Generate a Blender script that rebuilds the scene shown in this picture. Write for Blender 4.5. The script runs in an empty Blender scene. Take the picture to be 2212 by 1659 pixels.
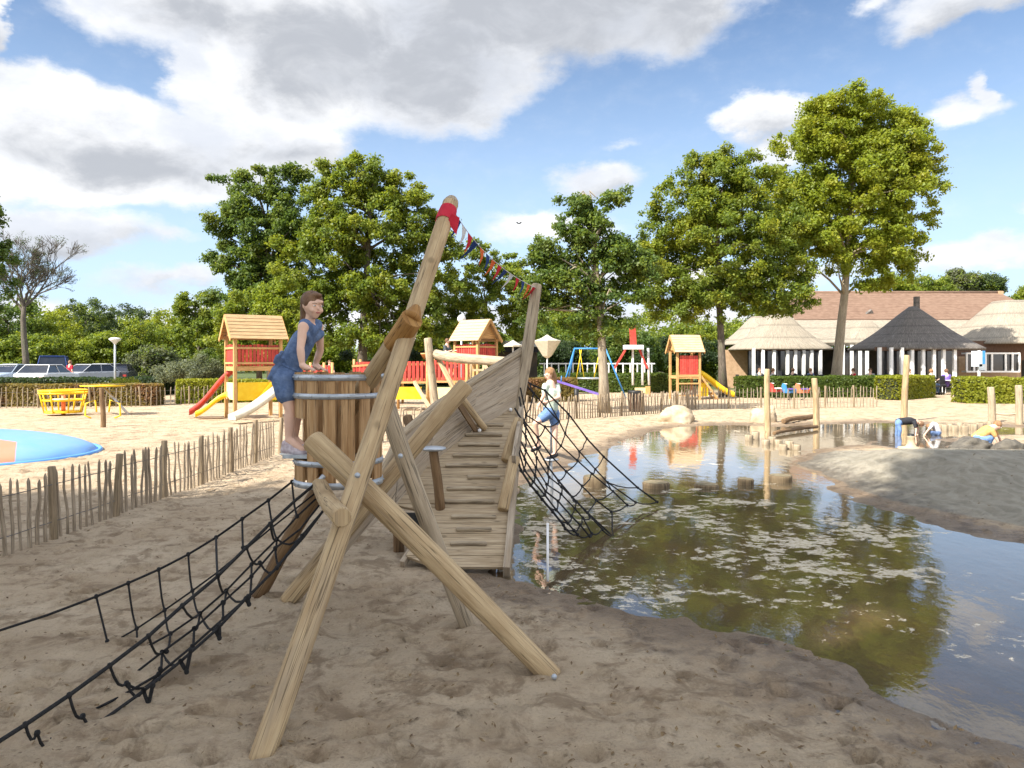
import bpy, bmesh, math, random
import numpy as np
from mathutils import Vector, Matrix, Quaternion
S = bpy.context.scene
COL = S.collection
rad = math.radians
random.seed(7); RNG = np.random.default_rng(11)
# ---------------- camera: level, 1.7 m above the sand, lens shifted a little down
EYE, HOR, CXP, FP = 1.7, 780.0, 1106.0, 1600.0      # measured on a 2212 px wide view of the photo
cam = bpy.data.cameras.new("camera"); camo = bpy.data.objects.new("camera", cam); COL.objects.link(camo)
camo.location = (0, 0, EYE); camo.rotation_euler = (rad(90), 0, 0)
cam.sensor_width = 36; cam.lens = 36*FP/2212; cam.shift_y = -(829.5-HOR)/2212; cam.clip_start = .05; cam.clip_end = 3000
S.camera = camo
def P(vx, vy, d): return Vector(((vx-CXP)/FP*d, d, EYE-(vy-HOR)/FP*d))
def G(vx, vy, z=0.0):
    d = FP*(EYE-z)/(vy-HOR); return Vector(((vx-CXP)/FP*d, d, z))
# ---------------- light
SUN_AZ, SUN_EL = rad(-128), rad(43)                 # azimuth clockwise from +Y (view direction)
sdir = Vector((math.sin(SUN_AZ)*math.cos(SUN_EL), math.cos(SUN_AZ)*math.cos(SUN_EL), math.sin(SUN_EL)))
sun = bpy.data.lights.new("sun", 'SUN'); sun.energy = 4.8; sun.angle = rad(.5); sun.color = (1, .945, .86)
so = bpy.data.objects.new("sun", sun); COL.objects.link(so); so.rotation_euler = (-sdir).to_track_quat('-Z', 'Y').to_euler()
vs = S.view_settings; vs.view_transform = 'Standard'; vs.look = 'None'; vs.gamma = 1; vs.use_curve_mapping = False
vs.exposure = 1.2
class NT:                                            # small node-tree writer
    def __init__(s, t): s.t = t
    def n(s, typ, **k):
        nd = s.t.nodes.new(typ)
        for a, b in k.items():
            if a == 'i':
                for q, v in b.items():
                    if isinstance(v, bpy.types.NodeSocket): s.t.links.new(v, nd.inputs[q])
                    else: nd.inputs[q].default_value = v
            else: setattr(nd, a, b)
        return nd
    def m(s, op, a, b=0.0, c=0.0):
        nd = s.t.nodes.new('ShaderNodeMath'); nd.operation = op
        for q, v in enumerate((a, b, c)):
            if isinstance(v, bpy.types.NodeSocket): s.t.links.new(v, nd.inputs[q])
            else: nd.inputs[q].default_value = v
        return nd.outputs[0]
    def sst(s, v, lo, hi, a=0.0, b=1.0):
        nd = s.n('ShaderNodeMapRange', interpolation_type='SMOOTHSTEP', i={0: v, 1: lo, 2: hi, 3: a, 4: b}); return nd.outputs[0]
    def mix(s, f, a, b, bl='MIX'):
        nd = s.t.nodes.new('ShaderNodeMix'); nd.data_type = 'RGBA'; nd.blend_type = bl
        for q, v in ((0, f), (6, a), (7, b)):
            if isinstance(v, bpy.types.NodeSocket): s.t.links.new(v, nd.inputs[q])
            elif q: nd.inputs[q].default_value = (*v, 1) if len(v) == 3 else v
            else: nd.inputs[0].default_value = v
        return nd.outputs[2]
    def noise(s, vec, scale, det=4, rough=.55, dist=0.0):
        nd = s.n('ShaderNodeTexNoise', i={'Scale': scale, 'Detail': det, 'Roughness': rough, 'Distortion': dist})
        if vec is not None: s.t.links.new(vec, nd.inputs['Vector'])
        return nd.outputs[0]
W = bpy.data.worlds.new("World"); S.world = W; W.use_nodes = True
def make_world():
    t = W.node_tree; t.nodes.clear(); k = NT(t)
    sky = k.n('ShaderNodeTexSky', sky_type='NISHITA', sun_disc=False, sun_elevation=SUN_EL, sun_rotation=SUN_AZ,
              altitude=0, air_density=1.0, dust_density=1.2, ozone_density=1.6)
    tc = k.n('ShaderNodeTexCoord')
    sp = k.n('ShaderNodeSeparateXYZ', i={0: tc.outputs['Generated']})
    az = k.m('ARCTAN2', sp.outputs[0], sp.outputs[1]); el = k.m('ARCSINE', sp.outputs[2])
    base = k.n('ShaderNodeCombineXYZ', i={0: az, 1: el}).outputs[0]
    st = k.n('ShaderNodeVectorMath', operation='MULTIPLY', i={0: base, 1: (1, 1.7, 1)}).outputs[0]
    # billowing outline: warp the coordinates with noise
    wn = k.n('ShaderNodeTexNoise', i={'Vector': st, 'Scale': 6.0, 'Detail': 9, 'Roughness': .62})
    wv = k.n('ShaderNodeVectorMath', operation='SUBTRACT', i={0: wn.outputs[1], 1: (.5, .5, .5)}).outputs[0]
    wv = k.n('ShaderNodeVectorMath', operation='MULTIPLY', i={0: wv, 1: (.16, .10, 0)}).outputs[0]
    co = k.n('ShaderNodeVectorMath', operation='ADD', i={0: base, 1: wv}).outputs[0]
    def field(blobs):
        out = None
        for (vx, vy, rx, ry) in blobs:
            a = math.atan((vx-CXP)/FP); e = math.atan((HOR-vy)/FP*math.cos(a))
            kx = math.cos(a)**2*math.cos(e)/FP; ky = math.cos(a)*math.cos(e)**2/FP
            v = k.n('ShaderNodeVectorMath', operation='SUBTRACT', i={0: co, 1: (a, e, 0)}).outputs[0]
            v = k.n('ShaderNodeVectorMath', operation='MULTIPLY', i={0: v, 1: (1/(rx*kx), 1/(ry*ky), 0)}).outputs[0]
            l = k.n('ShaderNodeVectorMath', operation='LENGTH', i={0: v}).outputs[1]
            l = k.m('MULTIPLY', k.m('SUBTRACT', 1.0, l), min(1.0, ry/110))
            out = l if out is None else k.m('SMOOTH_MAX', out, l, .15)
        return out
    white = field([(1050, -90, 640, 290), (1330, -60, 420, 230), (760, 110, 400, 190), (960, 130, 300, 160), (330, -60, 330, 200), (500, 180, 170, 150),
                   (60, 260, 260, 130), (330, 330, 330, 125), (590, 300, 230, 100), (-50, 300, 180, 150), (130, 390, 280, 65), (-90, 30, 120, 160),
                   (150, 490, 270, 62), (380, 520, 110, 26), (350, 603, 170, 34), (1290, 385, 130, 50), (1190, 490, 180, 40), (1655, 250, 105, 65),
                   (1690, 330, 100, 50), (2075, 235, 120, 50), (2140, 190, 42, 45), (2110, 0, 300, 60), (1880, 5, 80, 30), (2080, 560, 260, 45), (1500, 600, 500, 40), (1750, 480, 120, 22), (1330, 300, 60, 14),
                   (2260, 450, 100, 30), (-700, 250, 500, 300), (2900, 200, 480, 200), (900, 700, 1500, 60), (1000, -900, 900, 350), (2600, -500, 500, 200)])
    grey = field([(1150, 30, 420, 130), (900, 160, 330, 90), (700, 120, 200, 120), (430, 30, 150, 60), (1450, 30, 160, 80), (250, 335, 330, 45), (640, 330, 150, 30),
                  (130, 520, 220, 28), (-60, 90, 100, 70), (330, 625, 150, 14), (1690, 290, 90, 20), (1290, 415, 90, 14), (2130, 30, 200, 25),
                  (1000, -800, 700, 250), (-700, 250, 400, 120)])
    # the rest of the sky (behind and above the camera) has broken cloud of its own
    fb = k.noise(tc.outputs['Generated'], 2.6, 6, .6)
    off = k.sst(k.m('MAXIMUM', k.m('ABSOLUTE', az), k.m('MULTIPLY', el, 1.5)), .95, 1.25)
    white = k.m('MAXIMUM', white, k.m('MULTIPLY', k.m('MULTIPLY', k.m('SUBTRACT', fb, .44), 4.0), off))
    fine = k.noise(st, 22.0, 8, .65)
    d = k.m('ADD', white, k.m('MULTIPLY', k.m('SUBTRACT', fine, .5), .16))
    dens = k.sst(d, -.02, .26)
    puff = k.noise(st, 9.0, 9, .6, .4)
    g = k.m('ADD', grey, k.m('MULTIPLY', k.m('SUBTRACT', puff, .5), 1.1))
    gm = k.m('MULTIPLY', k.sst(g, -.40, .42), .96)
    lit = k.sst(k.m('ADD', k.noise(st, 4.5, 8, .62), k.m('MULTIPLY', puff, .5)), .55, .95)
    cw = k.mix(lit, (.66, .69, .75), (.97, .97, .97))
    cc = k.mix(k.m('MULTIPLY', gm, k.sst(puff, .30, .60, .6, 1.0)), cw, (.42, .44, .48))
    haz = k.sst(el, .0, .50, 1.0, 0.0)
    skyc = k.n('ShaderNodeVectorMath', operation='SCALE', i={0: sky.outputs[0], 3: .1}).outputs[0]
    skyc = k.mix(k.m('MULTIPLY', haz, .80), skyc, (.60, .70, .84))
    skyc = k.mix(.6, skyc, (.86, 1.04, 1.22), 'MULTIPLY')
    cc = k.n('ShaderNodeVectorMath', operation='SCALE', i={0: cc, 3: .86}).outputs[0]
    fin = k.mix(k.m('MULTIPLY', dens, .97), skyc, cc)
    fin = k.n('ShaderNodeVectorMath', operation='SCALE', i={0: fin, 3: k.m('ADD', 1.0, k.m('MULTIPLY', off, .55))}).outputs[0]   # sky outside the view is brightened as added fill for the shade
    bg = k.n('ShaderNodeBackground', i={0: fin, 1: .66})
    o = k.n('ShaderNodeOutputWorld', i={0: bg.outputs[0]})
make_world()
W.cycles.sampling_method = 'MANUAL'; W.cycles.sample_map_resolution = 1024
S.cycles.max_bounces = 8; S.cycles.transparent_max_bounces = 12; S.cycles.caustics_reflective = False; S.cycles.caustics_refractive = False
S.cycles.sample_clamp_indirect = 6

# ---------------- materials
def mat(name, c1, c2=None, sc=6.0, rough=.8, bump=0.0, bsc=None, uv=False, stretch=(1, 1, 1), metal=0.0, c3=None, sc3=1.2, amt3=.6, spec=.3, island=0.0, det=5, trans=None, rows=0):
    m = bpy.data.materials.new(name); m.use_nodes = True; t = m.node_tree; t.nodes.clear(); k = NT(t)
    tc = k.n('ShaderNodeTexCoord'); src = tc.outputs['UV'] if uv else tc.outputs['Object']
    v = k.n('ShaderNodeVectorMath', operation='MULTIPLY', i={0: src, 1: stretch}).outputs[0]
    if uv:  # every part gets its own piece of grain
        oi = k.n('ShaderNodeObjectInfo'); gi = k.n('ShaderNodeNewGeometry')
        r = k.m('MULTIPLY', k.m('ADD', oi.outputs['Random'], gi.outputs['Random Per Island']), 17.0)
        v = k.n('ShaderNodeVectorMath', operation='ADD', i={0: v, 1: k.n('ShaderNodeCombineXYZ', i={0: r, 1: r, 2: r}).outputs[0]}).outputs[0]
    nz = k.noise(v, sc, det, .6)
    col = k.mix(k.sst(nz, .3, .7), c1, c2 or c1)
    if c3: col = k.mix(k.m('MULTIPLY', k.sst(k.noise(v if uv else src, sc3, 4), .5, .72), amt3), col, c3)
    if uv:   # drying cracks and a few knots
        cr = k.noise(k.n('ShaderNodeVectorMath', operation='MULTIPLY', i={0: v, 1: (1.4, .22, 1.4)}).outputs[0], 1.0, 3, .5)
        ln = k.sst(k.m('ABSOLUTE', k.m('SUBTRACT', cr, .5)), .020, .004)
        kn = k.n('ShaderNodeTexVoronoi', i={'Vector': k.n('ShaderNodeVectorMath', operation='MULTIPLY', i={0: v, 1: (.16, .9, .16)}).outputs[0], 'Scale': 1.0}).outputs[0]
        col = k.mix(k.m('MULTIPLY', ln, .8), col, tuple(q*.30 for q in c1)); col = k.mix(k.m('MULTIPLY', k.sst(kn, .13, .05), .6), col, tuple(q*.45 for q in c1))
    if island:
        gi = k.n('ShaderNodeNewGeometry')
        f = k.m('ADD', 1-island, k.m('MULTIPLY', gi.outputs['Random Per Island'], 2*island))
        col = k.n('ShaderNodeVectorMath', operation='SCALE', i={0: col, 3: f}).outputs[0]
    if rows:   # courses
        z = k.n('ShaderNodeSeparateXYZ', i={0: tc.outputs['Object']}).outputs[2]; fr = k.m('FRACT', k.m('MULTIPLY', k.m('ADD', z, k.m('MULTIPLY', nz, .05)), rows)); col = k.mix(k.m('MULTIPLY', k.sst(fr, .22, .0), .45), col, tuple(q*.4 for q in c1))
    bs = k.n('ShaderNodeBsdfPrincipled', i={'Base Color': col, 'Roughness': rough, 'Metallic': metal, 'Specular IOR Level': spec})
    if bump:
        b = k.n('ShaderNodeBump', i={'Strength': bump, 'Distance': .02, 'Height': k.noise(v, bsc or sc*2, 6, .65)}); t.links.new(b.outputs[0], bs.inputs['Normal'])
    sh = bs.outputs[0]
    if trans:
        tr = k.n('ShaderNodeBsdfTranslucent', i={0: (*trans, 1)}); sh = k.n('ShaderNodeMixShader', i={0: .35, 1: sh, 2: tr.outputs[0]}).outputs[0]
    k.n('ShaderNodeOutputMaterial', i={0: sh}); return m
def wood(name, a, b, c=None, **k):
    kw = dict(sc=1.0, uv=True, stretch=(34, 3.2, 34), rough=.78, bump=.5, bsc=1.6, c3=c, sc3=.32, amt3=.55, det=6); kw.update(k); return mat(name, a, b, **kw)
def leafmat(name, a, b, c, amt=.35, tr=None):
    m = bpy.data.materials.new(name); m.use_nodes = True; t = m.node_tree; t.nodes.clear(); k = NT(t)
    gi = k.n('ShaderNodeNewGeometry'); tc = k.n('ShaderNodeTexCoord')
    r = gi.outputs['Random Per Island']
    col = k.mix(r, a, b)
    col = k.mix(k.m('MULTIPLY', k.sst(k.noise(tc.outputs['Object'], .8, 4), .48, .66), amt), col, c)
    d = k.n('ShaderNodeBsdfPrincipled', i={'Base Color': col, 'Roughness': .5, 'Specular IOR Level': .35})
    tcol = k.mix(.5, col, tr or (b[0]*1.6, b[1]*1.5, b[2]*.7))
    tr_ = k.n('ShaderNodeBsdfTranslucent', i={0: tcol})
    mx = k.n('ShaderNodeMixShader', i={0: .48, 1: d.outputs[0], 2: tr_.outputs[0]})
    k.n('ShaderNodeOutputMaterial', i={0: mx.outputs[0]}); return m

# ---------------- mesh builder
class MB:
    def __init__(s): s.v = []; s.f = []; s.uv = []; s.smooth = []
    def face(s, idx, uvs=None, sm=False): s.f.append(tuple(idx)); s.uv.append(uvs); s.smooth.append(sm)
    def tube(s, pts, rs, seg=12, cap=True, flat=1.0, up=None, wob=0.0, sm=True):
        pts = [Vector(p) for p in pts]; n = len(pts)
        if not hasattr(rs, '__len__'): rs = [rs]*n
        L = 0; prev = None; base = len(s.v); vs_ = [0]
        for i in range(1, n): vs_.append(vs_[-1]+(pts[i]-pts[i-1]).length)
        u = None
        for i, p in enumerate(pts):
            d = (pts[min(i+1, n-1)]-pts[max(i-1, 0)])
            if d.length < 1e-9: d = Vector((0, 0, 1))
            d.normalize()
            if u is None:
                u = Vector(up) if up else (Vector((0, 0, 1)) if abs(d.z) < .9 else Vector((0, 1, 0)))
            u = (u-d*u.dot(d)); u = u.normalized() if u.length > 1e-6 else d.orthogonal().normalized()
            w = d.cross(u)
            for j in range(seg):
                a = 2*math.pi*j/seg; k = rs[i]*(1+(wob*random.uniform(-1, 1) if wob else 0))
                s.v.append(p+w*(math.cos(a)*k)+u*(math.sin(a)*k*flat))
        for i in range(n-1):
            for j in range(seg):
                j2 = (j+1) % seg; a = base+i*seg
                per = 2*math.pi*rs[0]
                s.face((a+j, a+j2, a+seg+j2, a+seg+j), [(j/seg*per, vs_[i]), ((j+1)/seg*per, vs_[i]), ((j+1)/seg*per, vs_[i+1]), (j/seg*per, vs_[i+1])], sm)
        if cap:
            for ring, rev in ((base, True), (base+(n-1)*seg, False)):
                idx = [ring+j for j in range(seg)]; r = rs[0]
                uvs = [(math.cos(2*math.pi*j/seg)*r, math.sin(2*math.pi*j/seg)*r*.3) for j in range(seg)]
                if rev: idx.reverse(); uvs.reverse()
                s.face(idx, uvs)
        return s
    def log(s, a, b, ra, rb=None, seg=14, n=7, bend=.012, rnd=.25, flat=1.0):
        a = Vector(a); b = Vector(b); rb = ra if rb is None else rb; d = b-a; o = d.orthogonal().normalized(); L = d.length
        o2 = d.cross(o).normalized(); ph = random.uniform(0, 6)
        pts = []; rs = []
        for k, (t, f) in enumerate([(0, 1-rnd), (rnd*ra*.35/L, 1-rnd*.35), (rnd*ra*1.1/L, 1)]): pts.append(a+d*t); rs.append(ra*f)
        for i in range(1, n):
            t = i/n; pts.append(a+d*t+o*math.sin(t*math.pi+ph*.1)*bend*L+o2*math.sin(t*5+ph)*bend*.4*L*math.sin(t*math.pi)); rs.append((ra+(rb-ra)*t)*(1+random.uniform(-.02, .02)))
        for (t, f) in [(1-rnd*rb*1.1/L, 1), (1-rnd*rb*.35/L, 1-rnd*.35), (1, 1-rnd)]: pts.append(a+d*t); rs.append(rb*f)
        # fade bend at the start
        return s.tube(pts, rs, seg, flat=flat)
    def hexa(s, c, sm=False):   # 8 corners: bottom 4 ccw, top 4 ccw
        c = [Vector(q) for q in c]; b = len(s.v); s.v += c
        for fc in ((3, 2, 1, 0), (4, 5, 6, 7), (0, 1, 5, 4), (1, 2, 6, 5), (2, 3, 7, 6), (3, 0, 4, 7)):
            q = [c[i] for i in fc]; e1 = (q[1]-q[0]).length; e2 = (q[2]-q[1]).length
            uv = [(0, 0), (0, e1), (e2, e1), (e2, 0)] if e1 > e2 else [(0, 0), (e1, 0), (e1, e2), (0, e2)]
            s.face([b+i for i in fc], uv)
        return s
    def box(s, c, size, rz=0.0, R=None):
        c = Vector(c); hx, hy, hz = size[0]/2, size[1]/2, size[2]/2
        R = R or Matrix.Rotation(rz, 3, 'Z')
        return s.hexa([c+R @ Vector(q) for q in ((-hx, -hy, -hz), (hx, -hy, -hz), (hx, hy, -hz), (-hx, hy, -hz), (-hx, -hy, hz), (hx, -hy, hz), (hx, hy, hz), (-hx, hy, hz))])
    def beam(s, a, b, w, h, up=(0, 0, 1)):
        a = Vector(a); b = Vector(b); d = (b-a).normalized(); u = Vector(up); u = (u-d*u.dot(d))
        u = u.normalized() if u.length > 1e-5 else d.orthogonal().normalized(); x = d.cross(u)
        q = lambda p, i, j: p+x*(i*w/2)+u*(j*h/2)
        return s.hexa([q(a, -1, -1), q(a, 1, -1), q(b, 1, -1), q(b, -1, -1), q(a, -1, 1), q(a, 1, 1), q(b, 1, 1), q(b, -1, 1)])
    def plate(s, poly, th, n=None):   # planar polygon with thickness along n
        poly = [Vector(p) for p in poly]
        if n is None: n = (poly[1]-poly[0]).cross(poly[2]-poly[0]).normalized()
        n = Vector(n); b = len(s.v); m = len(poly)
        s.v += [p-n*(th/2) for p in poly]+[p+n*(th/2) for p in poly]
        ax = (poly[1]-poly[0]).normalized(); ay = n.cross(ax); uvf = lambda p: ((p-poly[0]).dot(ay), (p-poly[0]).dot(ax))
        s.face([b+i for i in range(m)][::-1], [uvf(p) for p in poly][::-1]); s.face([b+m+i for i in range(m)], [uvf(p) for p in poly])
        for i in range(m):
            j = (i+1) % m; e = (poly[j]-poly[i]).length
            s.face([b+i, b+j, b+m+j, b+m+i], [(0, 0), (0, e), (th, e), (th, 0)])
        return s
    def ell(s, c, r, seg=14, rings=9, R=None, sm=True):
        c = Vector(c); b = len(s.v); r = (r, r, r) if not hasattr(r, '__len__') else r
        for i in range(rings+1):
            th = math.pi*i/rings
            for j in range(seg):
                ph = 2*math.pi*j/seg; v = Vector((r[0]*math.sin(th)*math.cos(ph), r[1]*math.sin(th)*math.sin(ph), r[2]*math.cos(th)))
                s.v.append(c+(R @ v if R else v))
        for i in range(rings):
            for j in range(seg):
                j2 = (j+1) % seg; s.face((b+i*seg+j, b+(i+1)*seg+j, b+(i+1)*seg+j2, b+i*seg+j2), None, sm)
        return s
    def capsule(s, a, b, ra, rb, seg=12):
        a = Vector(a); b = Vector(b); d = (b-a); L = d.length; d = d/L if L > 1e-6 else Vector((0, 0, 1)); pts = []; rs = []
        for t in (1, .85, .5, 0): pts.append(a-d*ra*t); rs.append(ra*math.sqrt(max(0, 1-t*t))+.0005)
        for t in (0, .5, .85, 1): pts.append(b+d*rb*t); rs.append(rb*math.sqrt(max(0, 1-t*t))+.0005)
        return s.tube(pts, rs, seg)
    def lathe(s, c, prof, seg=20, ang=2*math.pi, a0=0.0, sm=True):
        c = Vector(c); b = len(s.v); full = ang > 6.28; m = seg if full else seg+1
        for (r, z) in prof:
            for j in range(m):
                a = a0+ang*j/seg; s.v.append(c+Vector((r*math.cos(a), r*math.sin(a), z)))
        for i in range(len(prof)-1):
            for j in range(seg):
                j2 = (j+1) % m; s.face((b+i*m+j, b+i*m+j2, b+(i+1)*m+j2, b+(i+1)*m+j), None, sm)
        return s
    def mesh(s, name):
        me = bpy.data.meshes.new(name); me.from_pydata([tuple(v) for v in s.v], [], s.f)
        ul = me.uv_layers.new(name="UVMap"); dat = []
        for f, u in zip(s.f, s.uv):
            if u is None: u = [(0, 0)]*len(f)
            for q in u: dat += [q[0], q[1]]
        ul.data.foreach_set('uv', dat)
        me.polygons.foreach_set('use_smooth', s.smooth); me.update(); return me
def link(o, parent=None):
    COL.objects.link(o)
    if parent is not None: o.parent = parent
    return o
def world_loc(o):
    v = Vector(o.location); p = o.parent
    while p: v = v+Vector(p.location); p = p.parent
    return v
def thing(name, label, cat, loc=(0, 0, 0), group=None, rz=0.0):
    o = bpy.data.objects.new(name, None); COL.objects.link(o); o.location = loc; o.rotation_euler = (0, 0, rz); o.empty_display_size = .1
    o['label'] = label; o['category'] = cat
    if group: o['group'] = group
    return o
def tag(o, label, cat, group=None):
    o['label'] = label; o['category'] = cat
    if group: o['group'] = group
    return o
def part(name, m, material, parent=None, label=None, local=False, bevel=0.0):
    me = m.mesh(name) if isinstance(m, MB) else m
    me.materials.append(material); o = bpy.data.objects.new(name, me); link(o, parent)
    if parent is not None and not local: o.location = -world_loc(parent)
    elif parent is None and not local:      # keep the origin near the mesh
        pass
    if label: o['label'] = label
    if bevel:
        b = o.modifiers.new('bevel', 'BEVEL'); b.width = bevel; b.segments = 2; b.limit_method = 'ANGLE'; b.angle_limit = rad(40)
    return o
def solo(name, m, material, label, cat, group=None, **k): return tag(part(name, m, material, None, **k), label, cat, group)
def copy_tree(o, parent=None):
    c = o.copy(); link(c)
    if parent is not None: c.parent = parent
    for ch in list(o.children): copy_tree(ch, c)
    return c

# ---------------- numpy noise
def vnoise(x, y, seed=0):
    xi = np.floor(x).astype(np.int64); yi = np.floor(y).astype(np.int64); fx = x-xi; fy = y-yi
    fx = fx*fx*(3-2*fx); fy = fy*fy*(3-2*fy)
    def h(a, b):
        n = (a*374761393+b*668265263+seed*982451653) & 0x7fffffff; n = ((n ^ (n >> 13))*1274126177) & 0x7fffffff; return ((n ^ (n >> 16)) & 0xffff)/65535.0
    return (h(xi, yi)*(1-fx)+h(xi+1, yi)*fx)*(1-fy)+(h(xi, yi+1)*(1-fx)+h(xi+1, yi+1)*fx)*fy
def fbm(x, y, oct=4, seed=0):
    s = 0; a = .5
    for i in range(oct): s = s+a*(vnoise(x, y, seed+i)-.5); x = x*2.03; y = y*2.03; a *= .5
    return s
def sdpoly(x, y, poly):     # signed distance, negative inside
    d = np.full(x.shape, 1e9); ins = np.zeros(x.shape, bool); n = len(poly)
    for i in range(n):
        ax, ay = poly[i]; bx, by = poly[(i+1) % n]; ex, ey = bx-ax, by-ay
        t = np.clip(((x-ax)*ex+(y-ay)*ey)/(ex*ex+ey*ey+1e-12), 0, 1)
        d = np.minimum(d, np.hypot(x-ax-t*ex, y-ay-t*ey))
        c = ((ay > y) != (by > y)) & (x < (bx-ax)*(y-ay)/((by-ay) if by != ay else 1e-9)+ax); ins ^= c
    return np.where(ins, -d, d)
WL = -.06
POND = [tuple(G(a, b, WL)[:2]) for a, b in [(1112, 1240), (1180, 1262), (1300, 1288), (1400, 1312), (1480, 1332), (1560, 1362), (1640, 1386), (1720, 1412), (1790, 1446), (1850, 1492),
    (1950, 1528), (2060, 1562), (2212, 1598), (2600, 1670), (3300, 1500), (3000, 1290), (2550, 1215), (2212, 1172), (2100, 1158), (2000, 1128), (1900, 1092), (1800, 1052), (1735, 1020), (1705, 1000),
    (1735, 984), (1800, 970), (1850, 960), (1885, 954), (1900, 962), (1960, 970), (2040, 970), (2065, 958), (2030, 948), (2110, 941), (2300, 938),
    (2310, 925), (2080, 920), (2000, 917), (1900, 913), (1800, 916), (1755, 918), (1700, 925), (1640, 920), (1570, 918), (1480, 922), (1400, 935), (1330, 958), (1260, 985), (1220, 1008),
    (1165, 1030), (1128, 1062), (1112, 1100), (1105, 1170)]]
RIDGE = [(4.6, 11.3), (5.4, 10.8), (7.2, 10.4), (12, 10.0), (25, 10.5)]
def hmound(x, y):
    d = np.full(x.shape, 1e9); tt = np.zeros(x.shape)
    for i in range(len(RIDGE)-1):
        (ax, ay), (bx, by) = RIDGE[i], RIDGE[i+1]; ex, ey = bx-ax, by-ay; t = np.clip(((x-ax)*ex+(y-ay)*ey)/(ex*ex+ey*ey), 0, 1)
        q = np.hypot(x-ax-t*ex, y-ay-t*ey); m = q < d; d = np.where(m, q, d)
    amp = np.clip((x-4.0)/2.2, 0, 1); amp = amp*amp*(3-2*amp)
    return amp*.42*np.exp(-(d/1.9)**2)
DIMX = RNG.uniform(-8, 9, 7000); DIMY = 2.4+20*RNG.random(7000)**1.5; DIMR = RNG.uniform(.035, .085, 7000); DIMD = RNG.uniform(.003, .020, 7000)
def terrain(x, y, detail=True):
    sd = sdpoly(x, y, POND)+fbm(x*1.1, y*1.1, 5, 5)*.75*np.clip(2-np.abs(y-7)/9, .2, 1)
    out = WL+np.clip(sd*.13, 0, .06+.02)-.0
    out = np.where(sd > 0, WL+.07*(1-np.exp(-sd/.55)), WL+np.maximum(sd*.055, -.17))
    out = out+fbm(x*1.7, y*1.7, 4, 1)*.03+fbm(x*.35, y*.35, 3, 9)*.05*np.clip((sd+.2)/2, 0, 1)
    mnd = hmound(x, y)*np.clip(sd/1.3, 0, 1); out = out+mnd
    # low dune rising where the back shore meets the path
    far = np.clip((np.hypot(x, y)-30)/30, 0, 1); out = out*(1-far)+far*0.0
    return out, sd, mnd
def hz(x, y): return float(terrain(np.array([float(x)]), np.array([float(y)]))[0][0])

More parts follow.
